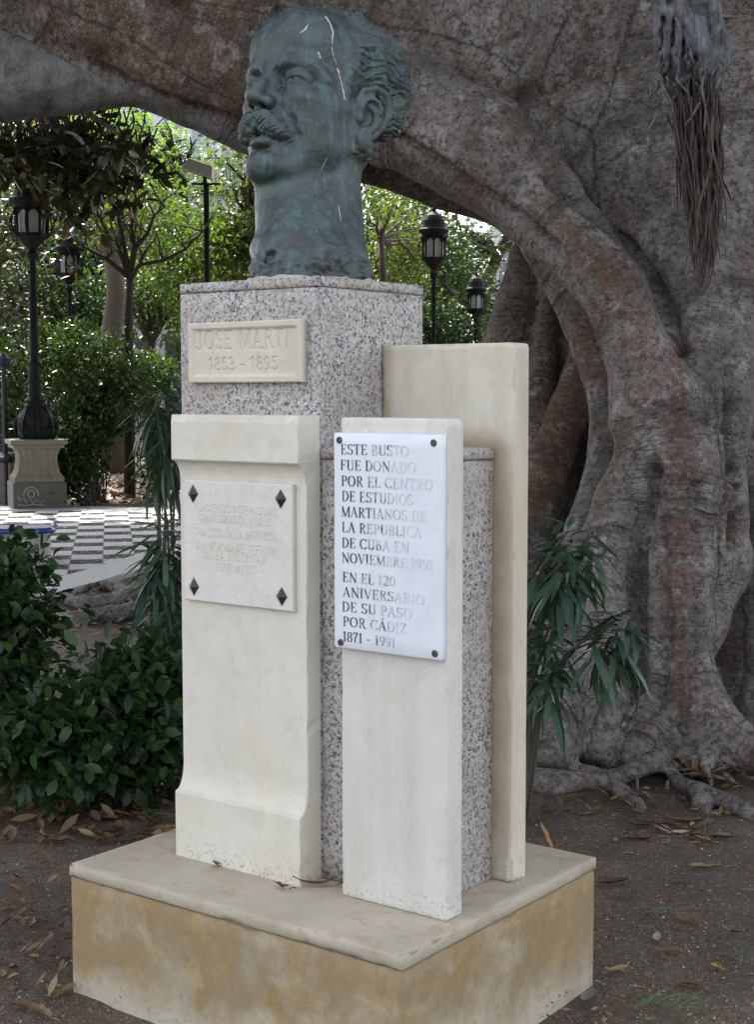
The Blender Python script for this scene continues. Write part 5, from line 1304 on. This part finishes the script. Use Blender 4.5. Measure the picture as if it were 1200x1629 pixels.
tree('garden_tree', 'thick pale twisted trunk behind the fanned tree', base_of(180, 30), [W3(178, 640, 30), W3(176, 540, 30), W3(184, 470, 30), W3(178, 410, 30)], .22,
     [(W3(120, 330, 31), (2.0, 2, 1.2), 130, 14, .2), (W3(230, 300, 31), (1.8, 2, 1.0), 110, 14, .2)], ML_MID, M_WOODP, .14, .07, 52, GT)
tree('garden_tree', 'small dark forked tree before the grey shutters', base_of(237, 36), [W3(238, 610, 36), W3(236, 570, 36), W3(240, 545, 36)], .14,
     [(W3(245, 460, 36), (1.1, 1.2, .9), 90, 14, .18), (W3(215, 470, 36), (.9, 1.0, .7), 60, 12, .18), (W3(275, 480, 36.5), (.7, 1.0, .8), 60, 12, .18)], ML_LIGHT, M_WOODD, .15, .08, 53, GT)
tree('garden_tree', 'bright feathery tree filling the gap under the grey limb', base_of(325, 28), [W3(322, 560, 28), W3(312, 420, 28), W3(290, 300, 28)], .14,
     [(W3(200, 225, 27), (1.3, 1.2, .6), 110, 22, .1), (W3(262, 225, 27.5), (.8, 1.2, .4), 60, 22, .1), (W3(230, 275, 26.5), (1.0, 1.0, .45), 70, 22, .1), (W3(120, 205, 28), (1.1, 1, .4), 60, 22, .1), (W3(150, 230, 30), (1.6, 1, .8), 90, 22, .1)], ML_FEATH, M_WOODD, .10, .035, 54, GT, feather=True)
tree('garden_tree', 'tree with yellow-green leaves between the floodlight and the bust', base_of(440, 26), [W3(432, 560, 26), W3(420, 440, 26), W3(405, 360, 26)], .14,
     [(W3(385, 245, 25.5), (.34, .8, .5), 26, 11, .14), (W3(400, 300, 26), (.3, .8, .35), 22, 11, .14), (W3(370, 400, 26), (.75, 1.0, .65), 150, 14, .15), (W3(420, 400, 26), (.8, 1, .8), 90, 14, .15), (W3(330, 390, 27), (.8, 1, .5), 90, 14, .15), (W3(310, 430, 27), (.8, 1, .5), 80, 14, .15)], ML_YEL, M_WOOD, .12, .075, 55, GT)
tree('garden_tree', 'bundle of thin stems with light leaves right of the bust neck', base_of(612, 27), [W3(612, 520, 27), W3(610, 440, 27), W3(606, 380, 27)], .07,
     [(W3(600, 330, 27), (.6, .7, .45), 50, 12, .12), (W3(650, 375, 29), (.75, .8, .7), 110, 14, .14), (W3(640, 440, 29), (.8, .8, .6), 100, 14, .14)], ML_YEL, M_WOOD, .10, .045, 56, GT)
tree('garden_tree', 'leaning pale trunk with dark feathery crown beside the white wall', base_of(770, 41), [W3(769, 620, 41), W3(769, 520, 41), W3(773, 450, 41), W3(795, 400, 41)], .2,
     [(W3(770, 380, 41), (1.5, 1.5, .7), 110, 22, .1), (W3(720, 400, 41), (1.2, 1.4, .8), 90, 22, .1), (W3(835, 390, 41), (.6, 1, .5), 30, 22, .1)], ML_MID, M_WOODP, .14, .06, 57, GT, feather=True)
tree('garden_tree', 'thin bare trunk standing between the two right-hand lanterns', base_of(722, 33), [W3(722, 600, 33), W3(720, 520, 33), W3(724, 470, 33)], .11,
     [(W3(705, 430, 33), (.8, 1.2, .7), 90, 14, .18)], ML_DEEP, M_WOOD, .13, .06, 58, GT)
tree('garden_tree', 'dark leafy tree behind the lantern right of the pillar', base_of(655, 36), [W3(655, 600, 36), W3(658, 520, 36)], .16,
     [(W3(650, 430, 36), (1.6, 1.5, 1.6), 240, 14, .2), (W3(700, 500, 37), (1.6, 1.5, 1.2), 200, 14, .2), (W3(620, 520, 35), (1.2, 1.5, 1.0), 130, 14, .2), (W3(735, 480, 38), (.6, 1.2, 1.2), 100, 14, .2)], ML_DEEP, M_WOODD, .16, .09, 59, GT)
GB = 'dense trees closing the garden'
for i, (x, y, d, rx, rz, lab, mm) in enumerate(((40, 420, 42, 3.0, 2.8, 'dark tree mass behind the large lantern', ML_DEEP), (110, 470, 44, 1.5, 1.8, 'shaded tree mass behind the faint lantern', ML_DEEP), (-30, 250, 46, 3.4, 3.0, 'tall green tree behind the rust-backed leaves at the left edge', ML_MID), (120, 280, 50, 3.2, 2.4, 'tall green tree behind the bright feathery tree', ML_MID), (390, 490, 44, 2.2, 1.5, 'leafy tree behind the floodlight post', ML_LIGHT), (560, 420, 46, 3.0, 3.0, 'green tree far behind the neck of the bust', ML_DEEP), (650, 430, 50, 2.0, 2.6, 'dark tree far behind the right-hand lanterns', ML_DEEP), (480, 520, 48, 3.0, 2.0, 'dense tree hidden mostly by the granite pillar', ML_MID))):  # deep green on the right-hand far trees puts their shade into the colour
    c = W3(x, y, d); tree('dense_tree', lab, base_of(x, d), [W3(x, y+120, d), W3(x, y+40, d)], .22, [(c, (rx, rx, rz), 420, 12, .3), ((c[0], c[1], c[2]-rz*.8), (rx*.9, rx*.9, rz*.7), 220, 12, .3)], mm, M_WOODD, .22, .13, 60+i, GB)
# ---- shrubs of the garden beds
GS = 'shrubs of the garden beds'
bush('garden_shrub', 'sunlit round shrub with crooked branches right of the large lantern', base_of(150, 22), [(W3(140, 590, 22), (.85, 1.0, .6), 170, 11), (W3(180, 625, 21.8), (.45, .8, .38), 120, 12), (W3(95, 560, 22.5), (.6, .8, .5), 130, 12), (W3(105, 680, 21.5), (.55, .8, .4), 110, 12), (W3(30, 590, 23), (.6, .8, .7), 140, 12)], ML_MID, .11, .055, 71, 9, GS, fine=False, per_spread=.08, woodm=M_WOOD)
bush('garden_shrub', 'low dark shrub trailing beside the stone pedestal', base_of(140, 20.6), [(W3(122, 725, 20.8), (.36, .5, .42), 120, 12), (W3(150, 680, 21.6), (.4, .5, .3), 80, 12), (W3(100, 770, 20.6), (.25, .35, .25), 50, 12)], ML_DEEP, .09, .045, 72, 6, GS, fine=False, per_spread=.08)
bush('garden_shrub', 'dark shrub behind the small white block', base_of(262, 22), [(W3(278, 740, 22), (.34, .6, .5), 140, 12), (W3(265, 690, 24), (.36, .6, .4), 80, 12), (W3(290, 700, 22), (.5, .6, .6), 120, 12)], ML_DEEP, .10, .05, 73, 6, GS, fine=False, per_spread=.08)
bush('garden_shrub', 'bright low shrub in front of the grey shutters', base_of(235, 30), [(W3(235, 590, 30), (.6, .6, .35), 110, 12), (W3(225, 610, 30), (.5, .6, .4), 90, 12)], ML_LIGHT, .12, .06, 74, 5, GS, fine=False, per_spread=.08)
bush('garden_shrub', 'shrub in deep shade behind the pale trunk', base_of(100, 34), [(W3(110, 500, 34), (1.6, 1.2, 1.0), 260, 12), (W3(110, 590, 33), (1.0, 1.2, 1.0), 180, 12), (W3(30, 480, 34), (1.4, 1.2, 1.2), 200, 12)], ML_DEEP, .15, .08, 75, 5, GS, fine=False, per_spread=.14)
bush('garden_shrub', 'dark undergrowth below the right-hand lanterns', base_of(720, 31), [(W3(700, 560, 31), (1.0, 1.0, 1.2), 220, 12), (W3(640, 560, 31), (1.0, 1.0, 1.1), 180, 12), (W3(745, 590, 32), (.4, 1.0, .9), 100, 12)], ML_DEEP, .14, .07, 76, 5, GS, fine=False, per_spread=.12)
bush('garden_shrub', 'left-edge shrub behind the blue post', base_of(5, 22), [(W3(5, 690, 23), (.6, .6, .8), 200, 12), (W3(30, 660, 22.5), (.4, .6, .5), 90, 12)], ML_MID, .09, .05, 77, 5, GS, fine=False, per_spread=.08)
# ---- small things round the path
b0 = base_of(279, 20.3); o = empty('stone_block', b0, 'small white stone block at the far edge of the path', 'stone block', rz=YAW+R(20))
b = MB(); b.box(-.16, .16, -.16, .16, -.02, .20); b.build('body', M_TRIM, o, .01); b = MB(); b.box(-.19, .19, -.19, .19, .202, .27); b.build('coping', M_TRIM, o, .012)
p0 = base_of(8, 21.2); o = empty('iron_post', p0, 'thin dark blue iron post beside the large lantern pedestal', 'post')
b = MB(); b.tube([(0, 0, -.05), (0, 0, 2.0)], .036, 10); b.lathe([(.1, .62), (.13, .66), (.13, .7), (.07, .74)], 12); b.lathe([(.05, 1.98), (.09, 2.0), (.09, 2.1), (.03, 2.18)], 12); b.build('shaft', m_plain('blue_black_paint', (.008, .012, .028), .6), o)
p0 = base_of(4, 21.8); o = empty('stone_pier', p0, 'worn stone pier cut by the left edge beside the lantern pedestal', 'pier', rz=YAW)
b = MB(); b.box(-.16, .16, -.16, .16, -.02, .62); b.build('shaft', M_LSTONE, o, .02); b = MB(); b.box(-.2, .2, -.2, .2, .622, .74); b.build('cap', M_LSTONE, o, .02)
# tiled bench with a blue rim
q = G(40, 897); o = empty('tiled_bench', (q.x, q.y, 0), 'low stone bench with white tiled seat and blue glazed rim behind the left shrub', 'bench', rz=YAW+R(8))
def stad(x0, x1, w_, r_, n=8):
    pts = [(x0, -w_), (x1-r_, -w_)]+[(x1-r_+r_*math.cos(a), -w_+r_+r_*math.sin(a)) for a in np.linspace(-math.pi/2, 0, n)][1:]+[(x1-r_+r_*math.cos(a), w_-r_+r_*math.sin(a)) for a in np.linspace(0, math.pi/2, n)]+[(x0, w_)]
    return pts
def prism(pts, z0, z1):
    n = len(pts); m = MB(); m.v = [(x, y, z0) for x, y in pts]+[(x, y, z1) for x, y in pts]; m.f = [tuple(range(n-1, -1, -1)), tuple(range(n, 2*n))]+[(i, (i+1) % n, n+(i+1) % n, n+i) for i in range(n)]; return m
prism(stad(-1.6, .23, .24, .1), -.02, .31).build('body', M_BSTONE, o)
rim = stad(-1.6, .27, .28, .12); 
rb = MB(); rb.tube([(x, y, .335) for x, y in rim], .028, 6); rb.build('rim', M_BLUE, o, smooth=True)
prism(stad(-1.6, .25, .26, .11), .312, .352).build('seat', m_plain('white_glazed_tile', (.62, .64, .68), .25, 0, .2, 8, .05), o)
# ---- buildings
def building(px0, px1, d, H, depth, label, bays, ground_doors=True):
    a = Vector(base_of(px0, d)); c = Vector(base_of(px1, d)); Lw = (c-a).length; root = empty('building', a, label, 'building', rz=math.atan2((c-a).y, (c-a).x))
    b = MB(); b.box(0, Lw, 0, depth, -.1, H); b.build('wall', M_WHITE, root)
    k = MB(); k.box(-.2, Lw+.2, -.25, -.002, H-.4, H-.1); k.build('cornice', M_TRIM, root); k = MB(); k.box(-.2, Lw+.2, -.22, -.002, 4.6, 4.85); k.build('string_course', M_TRIM, root)
    st = Lw/bays
    for i in range(bays+1):
        x = min(max(i*st, .16), Lw-.16); p = MB(); p.box(x-.15, x+.15, -.10, -.002, 0, 4.6); p.box(x-.15, x+.15, -.10, -.002, 4.85, H-.4); p.build('pilaster', M_TRIM, root)
    for i in range(bays):
        x = (i+.5)*st; w_ = min(.65, st*.32)
        if ground_doors:
            s = MB(); s.box(x-w_, x+w_, -.05, -.002, .1, 3.6); dr = s.build('shutter', M_SHUT, root)
            e = MB()
            for z in np.arange(.3, 3.5, .16): e.box(x-w_+.06, x-.03, -.065, -.0502, z, z+.1); e.box(x+.03, x+w_-.06, -.065, -.0502, z, z+.1)
            e.build('slats', M_SHUT, dr)
        z = 5.3
        while z+2.4 < H-.5:
            s = MB(); s.box(x-w_, x+w_, -.03, -.002, z, z+2.2); wi = s.build('window', m_glass, root)
            f = MB(); f.box(x-w_-.12, x-w_, -.06, -.002, z-.1, z+2.3); f.box(x+w_, x+w_+.12, -.06, -.002, z-.1, z+2.3); f.box(x-w_, x+w_, -.06, -.002, z+2.2, z+2.32); f.box(x-.03, x+.03, -.05, -.031, z, z+2.2); f.box(x-w_, x-.031, -.05, -.031, z+1.4, z+1.46); f.box(x+.031, x+w_, -.05, -.031, z+1.4, z+1.46); f.build('frame', M_TRIM, wi)
            r_ = MB(); r_.tube([(x-w_-.2, -.35, z+.95), (x+w_+.2, -.35, z+.95)], .025, 6); r_.box(x-w_-.25, x+w_+.25, -.42, -.062, z-.22, z-.12)
            for t_ in np.linspace(-w_-.2, w_+.2, 9): r_.tube([(x+t_, -.35, z-.12), (x+t_, -.35, z+.95)], .012, 4)
            r_.build('balcony', M_IRON, root); z += 3.4
    return root
m_glass = m_plain('window_glass', (.34, .37, .39), .2, 0, .1, 3, .0)
building(120, 440, 52, 14.5, 8, 'white townhouse with grey shutters and balconies behind the left-hand trees', 7)
building(779, 1000, 52, 9, 6, 'plain white house wall glimpsed beside the dark buttress of the ficus', 4, False)
fo = empty('railing', base_of(180, 47), 'pale iron railing running in front of the grey shutters', 'railing', rz=YAW)
b = MB(); 
for k in range(60): b.tube([(k*.07, 0, 0), (k*.07, 0, 1.5)], .012, 5)
b.build('bars', M_TRIM, fo); b = MB(); b.box(-.05, 4.25, -.02, .02, 1.3, 1.34); b.box(-.05, 4.25, -.02, .02, .2, .24); b.build('rails', M_TRIM, fo)
# ================================================================== fallen leaves, twigs, small roots at the path
ML_DRY = m_leaf('dry_brown_leaf', [(0, (.085, .05, .028)), (.5, (.15, .085, .04)), (.8, (.21, .13, .06)), (1, (.27, .20, .10))], .6, .1, (1.4, 1.1, .7))
def dry(nm, col): return m_plain(nm, col, .6, 0, .35, 40, .3)
MD = {'brown': dry('brown_dead_leaf', (.13, .075, .035)), 'tan': dry('tan_dead_leaf', (.24, .165, .08)), 'dark': dry('dark_dead_leaf', (.065, .045, .04)), 'orange': dry('orange_dead_leaf', (.27, .115, .025)), 'pale': dry('pale_dead_leaf', (.36, .31, .20)), 'grey': dry('grey_dead_leaf', (.14, .13, .125)), 'yellow': dry('yellow_dead_leaf', (.38, .24, .05))}
M_SPRIG = m_plain('green_sprig', (.075, .125, .045), .6, 0, .3, 60, .1)
GZ = .004
def leaf_mesh(L, Wd, curl, seed):
    rr = random.Random(seed); n = 7; b = MB()
    for i in range(n+1):
        t = i/n; w_ = Wd*.5*math.sin(math.pi*min(1, (t*.93+.05)))**.8*(1 if i < n else .05); z = curl*L*(t-.45)**2*1.6+rr.uniform(0, .004); y = L*(t-.5); x0 = curl*L*.15*math.sin(3*t)
        up = w_*(.45+.5*curl)
        b.v += [(x0-w_, y, z+up+rr.uniform(0, .004)), (x0, y, z+.002), (x0+w_, y, z+up*rr.uniform(.5, 1.2))]
    for i in range(n): o = i*3; b.f += [(o, o+1, o+4, o+3), (o+1, o+2, o+5, o+4)]
    b.tube([(0, -L*.5, .003), (.004, -L*.62, .006), (.012, -L*.75, .004)], .0014, 4)
    return b
def fallen(px, py, L, Wd, rot, kind, label=None, z=GZ, curl=.2, tilt=0.0, group='fallen leaves on the soil'):
    p = G(px, py, z); i = int(px*7+py); o = leaf_mesh(L, Wd, curl, i).build('fallen_leaf', MD[kind], None, smooth=True)
    o.location = p; o.rotation_euler = (tilt, 0, YAW+R(rot)); tag(o, label, 'leaf', group); return o
# (pixel, length, width, turn, kind, words)
LV = [(1090, 1309, .15, .05, 82, 'brown', 'long glossy brown leaf with upturned edges below the thick surface root'), (1015, 1315, .11, .035, 75, 'dark', 'narrow dark leaf just left of the long glossy brown leaf'),
 (1122, 1382, .125, .042, 95, 'tan', 'tan leaf with pale twigs curled round it on the open soil'), (975, 1408, .13, .05, 115, 'dark', 'blunt dark leaf with a stalk near the right corner of the base'),
 (1098, 1568, .085, .034, 75, 'brown', 'oval brown leaf with a pale stalk near the lower right corner of the picture'), (1168, 1485, .06, .03, 60, 'brown', 'small brown leaf with upright stalk at the right edge'),
 (866, 1334, .12, .045, 65, 'orange', 'orange-brown leaf leaning behind the right end of the base slab'), (962, 1198, .15, .05, 170, 'yellow', 'yellow and orange leaf standing in the hollow of the ficus roots'),
 (992, 1290, .08, .022, 80, 'dark', 'thin dark leaf under the small surface root'), (920, 1303, .03, .02, 40, 'orange', 'tiny orange scrap of leaf left of the soil patch'), (903, 1320, .05, .012, 70, 'pale', 'pale curled scrap near the base slab'),
 (1002, 1362, .045, .035, 85, 'tan', 'squarish tan scrap of leaf above the stalked dark leaf'), (938, 1590, .10, .038, 160, 'grey', 'grey weathered leaf by the right foot of the base'), (1018, 1575, .04, .025, 60, 'tan', 'small tan scrap above the green sprigs'),
 (1140, 1540, .035, .03, 30, 'yellow', 'small yellow seed case on the soil'), (1055, 1522, .022, .02, 0, 'brown', 'tiny brown round scrap in the middle of the soil'), (1175, 1531, .03, .025, 50, 'orange', 'orange scrap near the right edge'),
 (30, 1602, .09, .04, 70, 'brown', 'brown leaf at the lower left corner'), (65, 1612, .10, .035, 40, 'tan', 'tan curled leaf at the lower left corner'), (20, 1415, .05, .03, 50, 'orange', 'small orange leaf left of the base'), (35, 1470, .035, .02, 10, 'tan', 'tiny tan leaf left of the base'),
 (150, 1330, .08, .04, 60, 'tan', 'tan leaf under the left shrub'), (95, 1340, .10, .04, 110, 'brown', 'brown leaf among the shrub stems'), (215, 1245, .08, .045, 60, 'tan', 'tan leaf caught low in the left shrub')]
for x, y, L, w_, a, k, lab in LV: fallen(x, y, L, w_, a, k, lab, curl=.15+.2*random.random(), tilt=R(60) if 'leaning' in lab or 'standing' in lab else 0, z=.06 if 'leaning' in lab or 'standing' in lab else GZ)
# leaves on the base slab
sl_ = [(500, 1411, .11, .022, 98, 'brown', 'rolled brown leaf lying against the foot of the pillar'), (447, 1413, .05, .02, 60, 'dark', 'dark scrap beside the rolled brown leaf on the base slab'), (343, 1377, .03, .018, 20, 'brown', 'small brown bud on the base slab'), (262, 1323, .07, .03, 120, 'orange', 'orange-brown leaf at the far left edge of the base slab')]
for x, y, L, w_, a, k, lab in sl_: fallen(x, y, L, w_, a, k, lab, BT+.003, .5, group='leaves on the base slab')
rr = random.Random(99)
protos = [fallen(1100+10*k, 1330+rr.random()*10, .05+.012*k, .018+.003*k, rr.uniform(0, 180), kd, None, curl=.25) for k, kd in enumerate(('tan', 'brown', 'pale', 'tan', 'brown', 'dark'))]
for p in protos: tag(p, 'small dry leaf among the scatter between the base and the ficus roots', 'leaf', 'scattered small leaves')
for k in range(62):
    if k < 26: x, y = 1085+rr.gauss(0, 45), 1325+rr.gauss(0, 14)
    else: x, y = rr.uniform(850, 1200), 1255+rr.random()**1.3*370
    if x < 965 and y > 1340: continue
    s = protos[rr.randint(0, 5)]; o = s.copy(); COL.objects.link(o); o.location = G(min(x, 1215), y, GZ); o.rotation_euler = (rr.uniform(-.15, .15), rr.uniform(-.15, .15), rr.uniform(0, 6.28)); q = rr.uniform(.5, 1.0); o.scale = (q, q, q)
# green sprigs
def sprig(px, py, n, L, label, rot, z=.006):
    p = G(px, py, 0); b = MB(); r2 = random.Random(int(px)); ca = R(rot)
    for k in range(n):
        a = ca+r2.uniform(-.7, .7)*(1 if k else 0); ll = L*(1 if k == 0 else r2.uniform(.4, .8)); s = (r2.random()*.4*L if k else 0)
        st = Vector((math.cos(ca)*s, math.sin(ca)*s, .004)); pts = [st+Vector((math.cos(a+.1*i)*ll*i/5, math.sin(a+.1*i)*ll*i/5, .02*math.sin(i*.6)+.003)) for i in range(6)]
        b.tube(pts, [.0021, .002, .0018, .0016, .0012, .0007], 5)
    o = b.build('green_sprig', M_SPRIG, None, smooth=True); o.location = (p.x, p.y, z); o.rotation_euler[2] = YAW; tag(o, label, 'sprig', 'green sprigs dropped on the soil')
sprig(1005, 1610, 5, .17, 'spread green sprig at the bottom edge right of the base', 15); sprig(1060, 1618, 4, .15, 'second green sprig crossing at the bottom edge near the base', 10); sprig(1025, 1462, 4, .11, 'short dark green sprig on the soil right of the base', -10)
sprig(1178, 1545, 5, .13, 'upright green sprig at the right edge of the picture', 70); sprig(1140, 1368, 4, .09, 'forked green sprig above the tan leaf', 60); sprig(960, 1222, 6, .16, 'green sprig lying on the roots by the yellow leaf', -30, .08); sprig(1105, 1322, 5, .12, 'pale green sprig in the leaf scatter', 20)
sprig(215, 1300, 3, .22, 'long green blade arching out beside the left shrub', -45)
# litter nobody could count
rng = np.random.default_rng(123)
def litter(name, n, poly, L, Wd, z=.0, m=None, fine=False):
    xs = rng.uniform(poly[0], poly[1], n); ys = poly[2]+(poly[3]-poly[2])*rng.random(n)
    p = np.array([tuple(G(x, y, z)) for x, y in zip(xs, ys)]); p[:, 2] += .004+rng.random(n)*.02
    a = rng.random(n)*6.28; dr = np.stack([np.cos(a), np.sin(a), rng.normal(size=n)*.25], -1); up = rng.normal(size=(n, 3))*.3; up[:, 2] += 1
    o = leaf_obj(name, m or ML_DRY, None, [leaf_geo(p, dr, unit(up), L*(.6+.7*rng.random(n)), Wd*(.7+.6*rng.random(n)), .2, -.25 if fine else -.1, fine)]); o['kind'] = 'stuff'; return o
litter('leaf_litter', 2600, (60, 330, 690, 803), .17, .085)
litter('leaf_litter', 420, (-30, 300, 890, 1010), .10, .05)
litter('leaf_litter', 330, (-30, 285, 1180, 1345), .085, .036, fine=True)
litter('leaf_litter', 260, (1060, 1200, 1195, 1240), .10, .035, .03, fine=True)
litter('leaf_litter', 120, (840, 1200, 1225, 1300), .06, .02, fine=True)
litter('leaf_litter', 90, (-20, 105, 1330, 1629), .05, .02, fine=True)
# roots crossing the soil before the path
b = MB()
for pts in ([(95, 950, .02, .05), (130, 962, .05, .055), (175, 955, .05, .06), (225, 935, .05, .05), (275, 905, .02, .04)], [(60, 965, .01, .05), (110, 985, .04, .055), (160, 978, .05, .06), (215, 972, .05, .07), (290, 950, .04, .06)], [(135, 935, .02, .03), (165, 930, .04, .035), (205, 940, .04, .04), (235, 930, .03, .04)], [(215, 972, .04, .05), (250, 990, .02, .05), (300, 995, .0, .05)]):
    r3 = random.Random(len(pts)); dn = []; rd_ = []
    for (x, y, z, q), (x2, y2, z2, q2) in zip(pts[:-1], pts[1:]):
        for k in range(5): t_ = k/5; dn.append(G(x+(x2-x)*t_+r3.uniform(-2, 2), y+(y2-y)*t_+r3.uniform(-1, 1), z+(z2-z)*t_)-FO); rd_.append((q+(q2-q)*t_)*r3.uniform(.85, 1.15))
    b.tube(dn, rd_, 9)
o = b.build('surface_roots', M_BARK, FIC, smooth=True)

# loose grit and pebbles on the trodden soil
def grit(n, poly, r0, r1, m, name):
    xs = rng.uniform(poly[0], poly[1], n); ys = poly[2]+(poly[3]-poly[2])*rng.random(n); p = np.array([tuple(G(x, y, .0)) for x, y in zip(xs, ys)])
    k = ~((p[:, 0] > -.63) & (p[:, 0] < .49) & (p[:, 1] > -.32) & (p[:, 1] < .6)); p = p[k]; n = len(p)
    p[:, 2] = NZ.fbm(p, .9, 3)*.012+NZ.fbm(p, 9, 3)*.005-.012
    O = np.array([[1, 0, 0], [0, 1, 0], [-1, 0, 0], [0, -1, 0], [0, 0, 1], [0, 0, -1]], float); F = np.array([[0, 1, 4], [1, 2, 4], [2, 3, 4], [3, 0, 4], [1, 0, 5], [2, 1, 5], [3, 2, 5], [0, 3, 5]])
    rad = r0+(r1-r0)*rng.random(n)**3; V = p[:, None]+O[None]*rad[:, None, None]*rng.uniform(.5, 1.2, (n, 6, 1))*np.array([1, 1, .7])+rng.normal(size=(n, 6, 3))*rad[:, None, None]*.2
    o = link(name, npmesh(name, V.reshape(-1, 3), (F[None]+(np.arange(n)*6)[:, None, None]).reshape(-1, 3)), m); o['kind'] = 'stuff'
t = NT('pale_grit'); g_ = t.n('ShaderNodeNewGeometry'); M_GRIT = t.fin(t.ramp(g_.outputs['Random Per Island'], [(0, (.06, .048, .038)), (.45, (.14, .11, .08)), (.8, (.25, .21, .16)), (1, (.44, .39, .32))]), .85)
grit(4600, (835, 1215, 1235, 1640), .0012, .0075, M_GRIT, 'grit'); grit(1300, (-20, 300, 1290, 1640), .0012, .007, M_GRIT, 'grit')
def m_bits():
    return ML_DRY
litter('leaf_crumbs', 420, (835, 1215, 1240, 1635), .022, .009); litter('leaf_crumbs', 160, (-20, 280, 1300, 1635), .022, .009)
